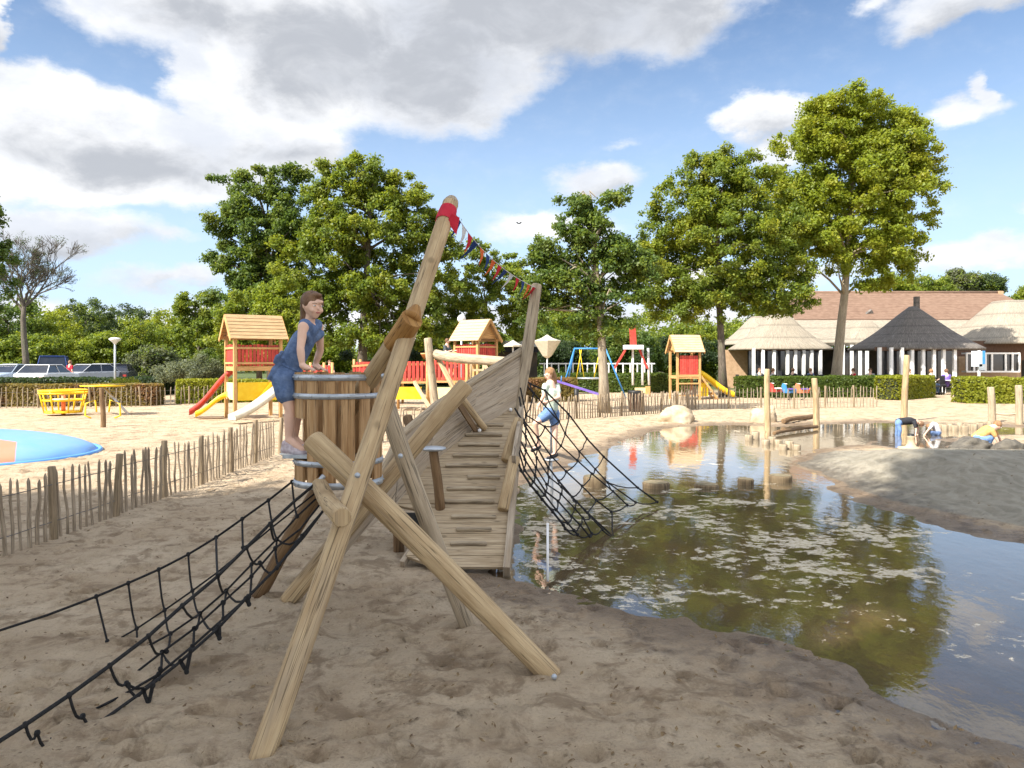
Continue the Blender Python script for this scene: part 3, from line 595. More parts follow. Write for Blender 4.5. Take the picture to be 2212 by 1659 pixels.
def pillow_mat():
    m = bpy.data.materials.new('pillow_pvc'); m.use_nodes = True; t = m.node_tree; t.nodes.clear(); k = NT(t)
    x, y, z = k.n('ShaderNodeSeparateXYZ', i={0: k.n('ShaderNodeTexCoord').outputs['Object']}).outputs
    u = k.m('DIVIDE', k.m('ADD', x, 11.0), 3.3); v = k.m('DIVIDE', k.m('SUBTRACT', y, 13.35), 3.3*.72)
    a = k.sst(k.m('SUBTRACT', k.m('SUBTRACT', .64, k.m('MULTIPLY', v, .45)), u), 0, .01); b = k.sst(v, -.20, -.22)
    col = k.mix(k.m('MULTIPLY', a, b), (.11, .32, .68), (.75, .20, .09)); col = k.mix(k.m('MULTIPLY', k.noise(k.n('ShaderNodeTexCoord').outputs['Object'], 3, 5), .35), col, (.42, .38, .32))
    p = k.n('ShaderNodeBsdfPrincipled', i={'Base Color': col, 'Roughness': .42}); k.n('ShaderNodeOutputMaterial', i={0: p.outputs[0]}); return m
M['pillow'] = pillow_mat()
M['orangepvc'] = mat('orange_pvc', (.75, .17, .07), (.80, .22, .10), 3, .4)
M['hedge'] = leafmat('hedge_leaf', (.055, .095, .016), (.12, .17, .026), (.16, .18, .03))
M['hedgel'] = leafmat('lime_hedge_leaf', (.17, .20, .016), (.30, .32, .03), (.34, .30, .03))
M['hedged'] = leafmat('dark_hedge_leaf', (.018, .038, .014), (.045, .075, .022), (.05, .08, .02))
M['hedger'] = leafmat('reddish_hedge_leaf', (.17, .14, .035), (.29, .22, .07), (.26, .11, .07), .7)
M['shrub'] = leafmat('grey_green_shrub_leaf', (.11, .14, .09), (.20, .22, .14), (.16, .18, .08))
M['asphalt'] = mat('asphalt', (.10, .10, .10), (.15, .15, .145), 8, .9, .3)
M['blue'] = mat('blue_paint', (.04, .20, .50), (.06, .26, .58), 6, .45)
M['purple'] = mat('purple_paint', (.12, .07, .30), (.16, .10, .38), 6, .45)
M['skin'] = mat('skin', (.66, .41, .29), (.73, .48, .36), 6, .55, .05)
M['hair'] = mat('brown_hair', (.10, .05, .026), (.19, .105, .055), 30, .6, .5, stretch=(1, 1, .2))
M['hairl'] = mat('light_brown_hair', (.20, .10, .045), (.34, .19, .09), 30, .6, .5, stretch=(1, 1, .2))
M['denim'] = mat('blue_cotton', (.075, .125, .24), (.13, .195, .34), 30, .8, .5, c3=(.18, .25, .39), sc3=9)
M['jean'] = mat('light_denim', (.10, .18, .36), (.17, .27, .47), 30, .85, .4)
M['mint'] = mat('mint_patterned_cotton', (.36, .46, .38), (.55, .60, .50), 40, .85, .2)
M['sneaker'] = mat('pink_grey_sneaker', (.38, .30, .32), (.58, .52, .54), 40, .7, .2)
M['sole'] = mat('pale_sole', (.62, .60, .54), (.7, .68, .62), 10, .7)
M['black'] = mat('black_cloth', (.015, .016, .02), (.03, .03, .035), 20, .8)
M['slate'] = mat('slate_cloth', (.05, .065, .07), (.08, .10, .11), 20, .8)
M['flesh2'] = M['skin']
M['orangecl'] = mat('tan_orange_cloth', (.48, .25, .08), (.60, .34, .13), 20, .8)
M['eye'] = mat('eye_white', (.75, .73, .70), None, 5, .3); M['iris'] = mat('dark_iris', (.03, .018, .01), None, 5, .2)
M['lip'] = mat('lip', (.42, .12, .10), None, 5, .5)
M['fred'] = mat('red_flag_cloth', (.62, .02, .05), (.70, .04, .07), 10, .75, trans=(.6, .03, .05))
M['fwhite'] = mat('white_flag_cloth', (.74, .74, .76), (.8, .8, .8), 10, .75, trans=(.7, .7, .7))
M['fblue'] = mat('navy_flag_cloth', (.015, .05, .20), (.03, .08, .26), 10, .75, trans=(.03, .08, .3))
M['forange'] = mat('orange_flag_cloth', (.72, .14, .03), (.78, .2, .05), 10, .75, trans=(.7, .2, .05))

# ================= the wooden climbing ship in front
def climbing_frame():
    T = thing('climbing_tower', 'crossed leaning logs with a slatted lookout barrel and tall slanting mast', 'climbing tower', (-.9, 4.5, 0))
    def lg(name, a, b, ra, rb=None, m='log', **k):
        mb = MB(); mb.log(a, b, ra, rb, **k); return part(name, mb, M[m], T)
    top = P(974, 438, 5.55); foot = P(553, 1650, 3.13)-Vector((0, 0, .04))
    mast = lg('mast', foot, top, .054, .060, 'log', bend=.003, n=12, seg=16)
    dm = (top-foot).normalized(); c = MB(); c.log(top-dm*.05, top+dm*.05, .0615, .05, rnd=.5, n=3); part('mast_tip', c, M['log_grey'], T, label='weathered grey mast end')
    # scarfed second log, its cut face brown
    a = P(748, 892, 5.2); b = P(886, 694, 4.62)
    lg('log', a, b, .062, .066, 'log', bend=.004)
    d = (b-a).normalized(); mb = MB(); mb.log(b-d*.0, P(900, 662, 4.71), .069, .028, rnd=.3, n=4); part('cut_end', mb, M['cut'], T, label='brown obliquely cut log end')
    mb = MB(); mb.log(b-d*.24, b+d*.03, .0705, .0720, rnd=.06, n=4); part('stained_section', mb, M['cut'], T, label='brown stained part of the log')
    lg('log', P(672, 948, 4.42), G(1198, 1468, -.02), .070, .060, 'log', bend=.006, n=10, seg=16)   # long diagonal
    lg('log', P(1008, 830, 5.75), G(618, 1304, -.03), .068, .062, 'log', bend=.006, n=10)
    lg('log', P(832, 868, 4.68), G(1012, 1360, -.03), .058, .050, 'log_grey', bend=.008)
    lg('log', P(688, 1040, 4.98), P(739, 1118, 3.66), .053, .050, 'log', rnd=.12)
    lg('log', P(694, 1050, 5.2), G(556, 1292, -.03), .055, .050, 'log_dark')
    mb = MB(); mb.beam(P(835, 1068, 5.6), P(722, 1204, 5.45), .05, .08); part('brace', mb, M['plank'], T)
    bl = MB()
    for (x, y, dd) in ((772, 1027, 3.92), (865, 985, 4.5), (1197, 1462, 3.90), (828, 812, 4.62)): bl.ell(P(x, y, dd), .016, 8, 5)
    part('bolts', bl, M['galv'], T)
    # barrel
    cx, cy = (732-CXP)/FP*5.1, 5.1; zt = P(0, 803, 5.1).z; zb = P(0, 1043, 5.1).z; R = .292
    B = thing('barrel', '', '', (cx, cy, zb)); del B['label']; del B['category']; B.parent = T; B.location = Vector((cx, cy, zb))-Vector(T.location)
    wl = Vector((cx, cy, zb)); H = zt-zb; n = 15
    def bpart(nm, mb, m): o = part(nm, mb, m, B, local=True); return o
    for i in range(n):
        a = 2*math.pi*i/n+.12; w = 2*math.pi*R/n*random.uniform(.62, .74); r = Vector((math.cos(a), math.sin(a), 0)); tn = Vector((-math.sin(a), math.cos(a), 0))
        deg = (math.degrees(a)) % 360
        spans = [(0, H)]
        if 165 < deg < 235: spans = [(0, .185), (H*.60, H)]
        for lo, hi in spans:
            mb = MB(); hi2 = hi-(random.uniform(0, .012) if hi == H else 0); k = .018
            mb.hexa([r*(R-k)-tn*w/2+Vector((0, 0, lo)), r*R-tn*w/2+Vector((0, 0, lo)), r*R+tn*w/2+Vector((0, 0, lo)), r*(R-k)+tn*w/2+Vector((0, 0, lo)),
                     r*(R-k)-tn*w/2+Vector((0, 0, hi2)), r*R-tn*w/2+Vector((0, 0, hi2)), r*R+tn*w/2+Vector((0, 0, hi2)), r*(R-k)+tn*w/2+Vector((0, 0, hi2))])
            bpart('stave', mb, M['stave'])
    for z, h in ((H-.055, .040), (H*.77, .036), (H*.19, .036), (.0, .044)):
        mb = MB(); mb.lathe((0, 0, z), [(R+.001, 0), (R+.008, 0), (R+.008, h), (R+.001, h), (R+.001, 0)], 40)
        for i in range(n):
            a = 2*math.pi*i/n+.12; mb.ell((math.cos(a)*(R+.009), math.sin(a)*(R+.009), z+h/2), .0075, 6, 4)
        bpart('hoop', mb, M['galv'])
    mb = MB(); mb.lathe((0, 0, H*.185), [(.001, 0), (R-.02, 0), (R-.02, .03), (.001, .03)], 30); bpart('floor_board', mb, M['deck'])
    mb = MB(); mb.beam(P(628, 984, 5.02)-wl, P(682, 984, 4.93)-wl, .16, .022); bpart('step', mb, M['galv'])
    # red and white cloth wound round the mast top
    w = MB(); d = (top-foot).normalized(); q = top-d*.13
    w.tube([q+d*.05, q, q-d*.05, q-d*.10], [.0635, .067, .070, .066], 18, cap=False)
    F = solo('flag_cloth', w, M['fred'], 'red cloth wrapped round the top of the tall mast', 'cloth')
    w = MB(); w.plate([P(966, 478, 5.36), P(986, 508, 5.36), P(993, 470, 5.36), P(976, 462, 5.36)], .003); part('loose_end', w, M['fred'], F)
climbing_frame()

def Dk(vx, vy, off=0.0):      # point on the sloping deck of the ship, lifted by off
    Y = 5.21/(.58+(vy-HOR)/FP); p = P(vx, vy, Y); return p+Vector((0, -.50, .866))*off
def ship():
    T = thing('ship_deck', 'weathered boat shaped wooden ramp with slats and one high plank side', 'climbing ramp', (0, 7, 0))
    # planks across the ramp
    def strip(l0, r0, l1, r1, th=.035): return [l0, r0, r1, l1]
    L = [(870, 1212), (900, 1170), (935, 1105)]; 
    def left(y):
        pts = [(1212, 870), (1160, 905), (1103, 940)] if y > 1103 else [(1103, 842), (1080, 845), (1000, 925), (930, 1020), (882, 1108)]
        for (ya, xa), (yb, xb) in zip(pts, pts[1:]):
            if ya >= y >= yb: return xa+(xb-xa)*(ya-y)/(ya-yb)
        return pts[-1][1]
    def right(y): return 1090+(1120-1090)*(1232-y)/(1232-882)
    # real ramp rows equally spaced along the slope
    Ys = np.linspace(6.06, 8.08, 19); vy = lambda Y: HOR+FP*(5.21/Y-.58)
    for i in range(len(Ys)-1):
        y0, y1 = vy(Ys[i]+.0015), vy(Ys[i+1]-.0015)
        k0, k1 = (Dk(left(y0), y0), Dk(right(y0), y0+ (14 if i == 0 else 0)*0)), (Dk(left(y1), y1), Dk(right(y1), y1))
        mb = MB(); off = random.uniform(-.002, .003); n = Vector((0, -.50, .866))
        mb.plate([k0[0]+n*off, k0[1]+n*off, k1[1]+n*off, k1[0]+n*off], .03, n); part('deck_board', mb, M['deck'], T, bevel=.004)
    for y, xa, xb in ((923, 1018, 1088), (944, 1005, 1085), (966, 990, 1080), (989, 978, 1078), (1011, 962, 1075), (1036, 1010, 1080), (1061, 965, 1072), (1089, 952, 1068), (1122, 975, 1072), (1149, 985, 1062), (1180, 972, 1052)):
        mb = MB(); mb.log(Dk(xa, y, .03), Dk(xb, y, .03), .020, rnd=.5, n=3, seg=8); part('rung', mb, M['log_grey'], T)
    # side beams
    mb = MB(); mb.beam(Dk(1094, 1236, -.01), Dk(1126, 884, -.01), .055, .13, (0, -.5, .866)); part('side_beam', mb, M['plank'], T)
    mb = MB(); mb.beam(Dk(868, 1214, -.03), Dk(938, 1108, -.03), .04, .07, (0, -.5, .866)); part('side_beam', mb, M['plank'], T)
    mb = MB(); mb.plate([Dk(842, 1104, -.02), Dk(942, 1104, -.02), Dk(942, 1104, -.02)-Vector((0, 0, .17)), Dk(842, 1104, -.02)-Vector((0, 0, .17))], .03); part('deck_shadow_panel', mb, M['dark_metal'], T, label='black front panel standing for the shadow gap under the upper deck')  # black sheet stands in for the shadow gap below the upper deck
    for a, b in ((860, 1118), (1060, 1150), (1085, 1000), (930, 1120)):
        p = Dk(a, b, -.05); mb = MB(); mb.log(p, Vector((p.x, p.y+.05, -.1)), .05, seg=10); part('support', mb, M['log_dark'], T)
    # high plank side (left bulwark)
    bot = [Dk(735, 1190), Dk(850, 1098), Dk(925, 1006), Dk(1020, 930), Dk(1112, 882)]
    topv = [(758, 1150, 6.35), (866, 942, 6.95), (942, 878, 7.45), (1030, 821, 7.95), (1128, 760, 8.35)]
    tp = [P(*q) for q in topv]
    for k in range(2):
        mb = MB()
        f0, f1 = (0, .60, 1)[k]+.001, (0, .60, 1)[k+1]-.001
        for i in range(4):
            a0, a1 = bot[i].lerp(tp[i], f0), bot[i].lerp(tp[i], f1); b0, b1 = bot[i+1].lerp(tp[i+1], f0), bot[i+1].lerp(tp[i+1], f1)
            n = (b0-a0).cross(a1-a0).normalized()*.016; bs = len(mb.v); mb.v += [a0-n, b0-n, b1-n, a1-n, a0+n, b0+n, b1+n, a1+n]; e = (b0-a0).length; w = .2
            v0 = i*.8
            for fc in ((0, 1, 2, 3), (7, 6, 5, 4), (3, 2, 6, 7), (1, 0, 4, 5)): mb.face([bs+q for q in fc], [(0, v0), (0, v0+e), (w, v0+e), (w, v0)])
            if i == 0: mb.face([bs+q for q in (0, 3, 7, 4)], [(0, 0), (.1, 0), (.1, .1), (0, .1)])
            if i == 3: mb.face([bs+q for q in (1, 5, 6, 2)], [(0, 0), (.1, 0), (.1, .1), (0, .1)])
        part('side_plank', mb, M['plank'], T)
    mb = MB(); mb.tube([q+Vector((0, 0, .012)) for q in tp], [.035, .037, .040, .042, .045], 10); part('top_rail', mb, M['log_grey'], T)
    mb = MB(); mb.log(P(1000, 862, 7.55), Dk(1048, 932, .03), .035, seg=10); part('rib', mb, M['log'], T)
    mb = MB(); mb.beam(P(988, 868, 7.4), Dk(1030, 938, .03), .02, .06); part('rib_board', mb, M['log_dark'], T)
    mb = MB(); mb.log(P(1110, 905, 8.2), P(1160, 614, 8.45), .078, .060, n=8, seg=14); part('bow_post', mb, M['log_grey'], T)
    mb = MB(); mb.ell(P(1103, 885, 8.0), .02, 8, 5); mb.ell(Dk(1036, 940, .06), .02, 8, 5); part('bolt_cap', mb, M['white'], T)
    # right side: handle logs and low board
    mb = MB(); mb.log(P(1121, 905, 7.45), Dk(1092, 1005, .05), .050, seg=12); part('side_post', mb, M['log'], T)
    mb = MB(); mb.log(P(1112, 988, 6.95), Dk(1086, 1110, .04), .052, seg=12); part('side_post', mb, M['log'], T)
    mb = MB(); mb.beam(P(1122, 925, 7.4), P(1110, 1000, 6.85), .035, .16); part('low_board', mb, M['plank'], T)
    mb = MB(); mb.log(P(879, 900, 7.3), P(897, 950, 7.15), .05, .045, seg=10); part('stub', mb, M['log_dark'], T)
ship()
def step_post(base, top, r, disc, label, pm='log_dark'):
    T = thing('step_post', label, 'stepping post', base)
    mb = MB(); mb.log(base, top-Vector((0, 0, .015)), r, r*.9, seg=12, rnd=.1); part('post', mb, M[pm], T)
    mb = MB(); mb.lathe(top, [(.001, -.022), (disc*.7, -.022), (disc, -.008), (disc*.97, .006), (disc*.6, .014), (.001, .016)], 26); part('tread_plate', mb, M['galv'], T)
step_post(Dk(951, 1100), P(936, 968, 6.62), .045, .115, 'pale round tread plate on a dark post rising through the ramp')

# ================= rope nets
def lerp_poly(pts, n):
    pts = [Vector(p) for p in pts]; L = [0]
    for a, b in zip(pts, pts[1:]): L.append(L[-1]+(b-a).length)
    out = []
    for i in range(n):
        s = L[-1]*i/(n-1); j = 0
        while j < len(L)-2 and L[j+1] < s: j += 1
        out.append(pts[j].lerp(pts[j+1], (s-L[j])/max(1e-9, L[j+1]-L[j])))
    return out
def ZP(zx, zy): return zx*.3646, 1037+zy*.3646
def rope_line(zpts, d0, d1):
    v = [ZP(*z) for z in zpts]; L = [0]
    for a, b in zip(v, v[1:]): L.append(L[-1]+math.hypot(b[0]-a[0], b[1]-a[1]))
    return [P(q[0], q[1], 1/((1-l/L[-1])/d0+(l/L[-1])/d1)) for q, l in zip(v, L)]
def knots(mb, pts, r=.014):
    for p in pts: mb.ell(p, (r, r, r*1.1), 6, 4)
def left_net():
    T = thing('rope_net', 'black rope net tunnel slanting from the lookout barrel down to the sand', 'rope net', (-2.2, 4, 0))
    R1 = rope_line([(1800, -40), (1730, 10), (1590, 120), (1435, 230), (1280, 340), (1115, 440), (940, 530), (760, 610), (570, 690), (280, 800), (0, 890), (-200, 960)], 5.05, 4.25)
    R3 = rope_line([(1890, 5), (1740, 130), (1600, 260), (1460, 400), (1290, 570), (1080, 745), (880, 925), (650, 1100), (410, 1275), (150, 1450), (0, 1545), (-90, 1600)], 4.8, 3.02)
    R2 = rope_line([(1890, 60), (1600, 290), (1290, 545), (1140, 655), (975, 770), (810, 880), (715, 935)], 4.95, 4.55)
    R4 = rope_line([(1905, 80), (1760, 215), (1640, 350), (1490, 500), (1340, 655), (1185, 790), (1010, 910), (820, 1015), (700, 1085)], 4.9, 4.33)
    R5 = rope_line([(1915, 120), (1780, 290), (1630, 405), (1490, 570), (1320, 725), (1150, 880), (960, 1020), (780, 1160), (700, 1215)], 4.88, 3.98)
    R6 = rope_line([(1935, 160), (1790, 330), (1640, 520), (1460, 700), (1290, 880), (1070, 1075), (850, 1250), (600, 1430), (505, 1495)], 4.82, 3.42)
    R7 = rope_line([(1940, 150), (1800, 340), (1655, 500), (1475, 690), (1325, 820), (1140, 985), (940, 1150), (720, 1280), (500, 1390)], 4.86, 3.60)
    for R, r in ((R1, .0078), (R2, .006), (R3, .0098), (R4, .0068), (R5, .0068), (R6, .0086), (R7, .007)):
        mb = MB(); mb.tube(R, r, 7); part('long_rope', mb, M['rope'], T)
    def rung(pts, r=.0068, sag=.045):
        q = []
        for a, b in zip(pts, pts[1:]):
            for i in range(4): t = i/4; q.append(a.lerp(b, t)-Vector((0, 0, math.sin(t*math.pi)*sag)))
        q.append(pts[-1]); mb = MB(); mb.tube(q, r, 6); knots(mb, pts, .0145); part('cross_rope', mb, M['rope'], T)
    Zr = lambda *z: P(*ZP(z[0], z[1]), z[2])
    rung([R1[8], R1[8]+Vector((.10, -.06, -.25)), R1[8]+Vector((.13, -.03, -.43))], sag=0)
    for a in ([R1[7], R2[5], Zr(820, 1015, 4.38), Zr(765, 1080, 4.2), Zr(770, 1200, 4.0)], [R1[6], R2[4], R4[6], Zr(985, 1015, 4.15)], [R1[5], R2[3], R4[5], R5[5]], [R1[4], R3[4]], [R1[3], Zr(1440, 400, 4.65)], [R1[2], R4[2]], [R1[1], R4[1]],
              [R3[9], Zr(220, 1500, 3.2), Zr(300, 1545, 3.3)], [R3[8], Zr(490, 1400, 3.42), R6[7]], [R3[7], Zr(750, 1205, 3.62), R6[6]], [R3[6], R5[6], R6[5]], [R3[5], R4[5], R6[4]], [R3[4], R4[4], R6[3]],
              [R3[3], Zr(1540, 490, 4.45), R6[2]], [R3[2], R4[2], R6[1]], [R5[6], Zr(950, 1120, 3.85), R7[6], Zr(760, 1215, 3.75)], [R4[4], R5[4], R7[4]], [R4[3], R5[3], R7[3]], [R4[2], R5[2], R7[2]], [R5[5], R7[5]]):
        rung(a)
    for a, b, c in (((850, 1250), (880, 1330), (905, 1215)), ((1070, 1075), (1105, 1135), (1130, 1010)), ((1275, 890), (1300, 935), (1300, 860)), ((1455, 705), (1475, 735), (1470, 690))):
        dd = R6[6].y if a[0] == 850 else R6[5].y if a[0] == 1070 else R6[4].y if a[0] == 1275 else R6[3].y
        rung([Zr(*a, dd), Zr(*b, dd), Zr(*c, dd)], .010, 0)
    mb = MB()
    for z, d in (((1870, 30), 4.78), ((1900, 100), 4.8), ((1905, 170), 4.78), ((1890, 60), 4.85)):
        p = Zr(*z, d); mb.log(p, p+Vector((.05, .02, .06)), .016, seg=8, n=3)
    part('clamp', mb, M['galv'], T)
left_net()
def right_net():
    T = thing('rope_net', 'black rope net stretched from the ramp side down into the pond', 'rope net', (.8, 8, 0))
    Q = lambda x, y, d: P(1094.5+x*.1915, 892.9+y*.1915, d)   # zoom window of the net
    longs = [[(200, -380, 8.35), (270, -330, 8.8), (430, -260, 9.0), (700, 10, 9.1), (905, 285, 9.2), (1095, 490, 9.2), (1480, 840, 9.1), (1700, 1000, 8.95)],
             [(190, -350, 8.3), (300, -230, 8.6), (590, 90, 8.8), (660, 230, 8.8), (820, 430, 8.85), (1000, 630, 8.8), (1140, 780, 8.8), (1455, 1005, 8.72)],
             [(155, -290, 8.12), (220, 20, 8.2), (430, 150, 8.4), (610, 365, 8.5), (800, 535, 8.55), (960, 680, 8.6), (1200, 880, 8.6), (1360, 1035, 8.55)],
             [(140, -190, 8.05), (190, 80, 8.0), (350, 270, 8.1), (500, 480, 8.2), (670, 655, 8.2), (850, 820, 8.15), (1010, 980, 8.1), (1180, 1110, 8.05)],
             [(90, -60, 7.8), (210, 140, 7.8), (330, 360, 7.85), (470, 610, 7.85), (585, 760, 7.85), (740, 945, 7.8), (910, 1120, 7.7), (1200, 1390, 7.55)],
             [(90, 60, 7.7), (215, 260, 7.7), (340, 500, 7.7), (480, 720, 7.65), (620, 830, 7.6), (790, 1000, 7.55), (950, 1170, 7.5), (1080, 1310, 7.4)],
             [(95, 190, 7.5), (215, 420, 7.5), (330, 610, 7.5), (450, 800, 7.45), (615, 910, 7.4), (770, 1075, 7.35), (860, 1180, 7.3), (960, 1360, 7.2)],
             [(110, 300, 7.4), (205, 520, 7.35), (320, 700, 7.3), (440, 880, 7.25), (580, 990, 7.2), (730, 1160, 7.15), (830, 1260, 7.1), (930, 1380, 7.08)],
             [(130, 400, 7.2), (200, 640, 7.15), (300, 770, 7.15), (430, 920, 7.1), (560, 1090, 7.05), (690, 1240, 7.0), (760, 1320, 7.0), (800, 1370, 7.0)],
             [(120, 520, 7.05), (160, 640, 7.05), (270, 810, 7.0), (340, 890, 7.0), (400, 970, 6.98), (520, 1110, 6.95), (640, 1260, 6.95), (660, 1300, 6.95)]]
    LL = [[Q(*p) for p in l] for l in longs]
    for i, l in enumerate(LL):
        mb = MB(); mb.tube(l, .0105 if i in (0, 4, 9) else .0085, 6); part('long_rope', mb, M['rope'], T)
    for k in range(1, 8):
        pts = []
        for l in LL: pts.append(l[k])
        q = []
        for a, b in zip(pts, pts[1:]):
            for i in range(3): t = i/3; q.append(a.lerp(b, t)+Vector((random.uniform(-.01, .01), 0, -.025*math.sin(t*math.pi))))
        q.append(pts[-1]); mb = MB(); mb.tube(q, .0078, 6); knots(mb, pts, .017); part('cross_rope', mb, M['rope'], T)
right_net()
mb = MB(); mb.tube([G(1183, 1256, -.04), P(1183, 1130, 6.05)], .010, 8)
solo('thin_rod', mb, M['white'], 'thin pale rod standing upright at the muddy edge of the water', 'rod')

# bunting
def bunting():
    a, b, = P(980, 455, 5.5), P(1158, 622, 8.4); mid = P(1050, 575, 6.6)
    T = thing('bunting', 'string of small triangular flags sagging from the mast top to the bow post', 'bunting', a)
    pts = []
    for i in range(29):
        t = i/28; pts.append(a*(1-t)**2+mid*2*t*(1-t)+b*t*t)
    mb = MB(); mb.tube(pts, .0035, 5); part('string', mb, M['fwhite'], T)
    g = random.Random(5); cols = ['fblue', 'fwhite', 'fred', 'fblue', 'forange', 'fblue', 'forange', 'fred', 'fblue', 'fwhite', 'fred', 'fblue', 'forange', 'fred']
    for i, c in enumerate(cols):
        k = 1+i*2; p, q = pts[k], pts[min(k+1, 28)]; q = p+(q-p).normalized()*.13; s = Vector((g.uniform(-.14, -.02), g.uniform(-.05, .05), -.14)); m_ = (p+q)/2+s
        m1 = (p+q)/2+s*.5+Vector((0, .02, 0))
        mb = MB(); mb.v = [p, q, (q+m_)/2+Vector((.01, .015, 0)), m_, (p+m_)/2+Vector((.01, .015, 0))]; mb.face((0, 1, 2, 3, 4)); o = part('flag', mb, M[c], T)
        sm = o.modifiers.new('thick', 'SOLIDIFY'); sm.thickness = .002
bunting()

# ================= paling fences
def fence(name_label, pts, step, h, group, posts=9, seed=1, hmul=1.0, rail=True):
    g = random.Random(seed); pts = [Vector((p[0], p[1], 0)) for p in pts]
    T = thing('paling_fence', name_label, 'fence', (pts[0].x, pts[0].y, hz(pts[0].x, pts[0].y)), group)
    protos = []
    for k in range(5):
        mb = MB(); b = g.uniform(.004, .014)*(1 if k % 2 else -1); w = g.uniform(.013, .019); hh = h*g.uniform(.93, 1.05)
        mb.tube([(0, 0, -.06), (b, .004, hh*.35), (-b*.4, -.003, hh*.7), (b*.5, 0, hh-.035), (b*.5, 0, hh)], [w, w*1.05, w*.92, w*.85, w*.25], 6, wob=.05, sm=False)
        me = mb.mesh('picket'); me.materials.append(M['picket']); protos.append(me)
    pm = MB(); pm.log((0, 0, -.1), (.01, 0, h*1.04), .038, .035, seg=10, rnd=.2); pme = pm.mesh('post'); pme.materials.append(M['fpost'])
    L = [0]
    for a, b in zip(pts, pts[1:]): L.append(L[-1]+(b-a).length)
    n = int(L[-1]/step); line = []
    for i in range(n+1):
        s = min(L[-1], i*step+g.uniform(-.2, .2)*step*.6); j = 0
        while j < len(L)-2 and L[j+1] < s: j += 1
        p = pts[j].lerp(pts[j+1], (s-L[j])/(L[j+1]-L[j])); z = hz(p.x, p.y); p = Vector((p.x, p.y, z)); line.append(p)
        isp = posts and i % posts == 0
        o = bpy.data.objects.new('post' if isp else 'picket', pme if isp else protos[g.randrange(5)]); link(o, T); o.location = p-Vector(T.location)
        o.rotation_euler = (g.gauss(0, .035), g.gauss(0, .04), g.uniform(0, 6)); o.scale = (1, 1, g.uniform(.94, 1.05))
    for zz in (.25, .78):
        mb = MB(); mb.tube([q+Vector((g.uniform(-.006, .006), g.uniform(-.006, .006), h*zz)) for q in line], .0045, 5); part('wire', mb, M['wire'], T)
    return T
FG = 'paling fences of rough chestnut pickets'
fence('rough paling fence running away along the left of the sand', [(-4.42, 6.0), (-4.38, 6.9), (-4.33, 8), (-4.28, 10), (-4.27, 13.3)], .105, .67, FG, 10, 1)
fence('paling fence crossing behind the barrel towards the bow post', [(-4.2, 13.4), (-2.0, 16.6), (.31, 20.5)], .125, .66, FG, 8, 2)
fence('paling fence behind the girl on the net up to the small tower', [(.40, 20.5), (2.49, 22.1), (5.11, 24.2), (6.35, 25.9)], .105, .70, FG, 9, 3)
fence('paling fence behind the two boulders, in front of the restaurant hedge', [(6.45, 26.1), (9.8, 26.4), (13.5, 27.2)], .135, .76, FG, 9, 4)
fence('paling fence in front of the reddish hedge at the back left', [(-20.5, 26.4), (-18.3, 26.5), (-14.4, 27.5), (-12.3, 29.0), (-10.5, 30.5)], .17, .72, FG, 10, 5)

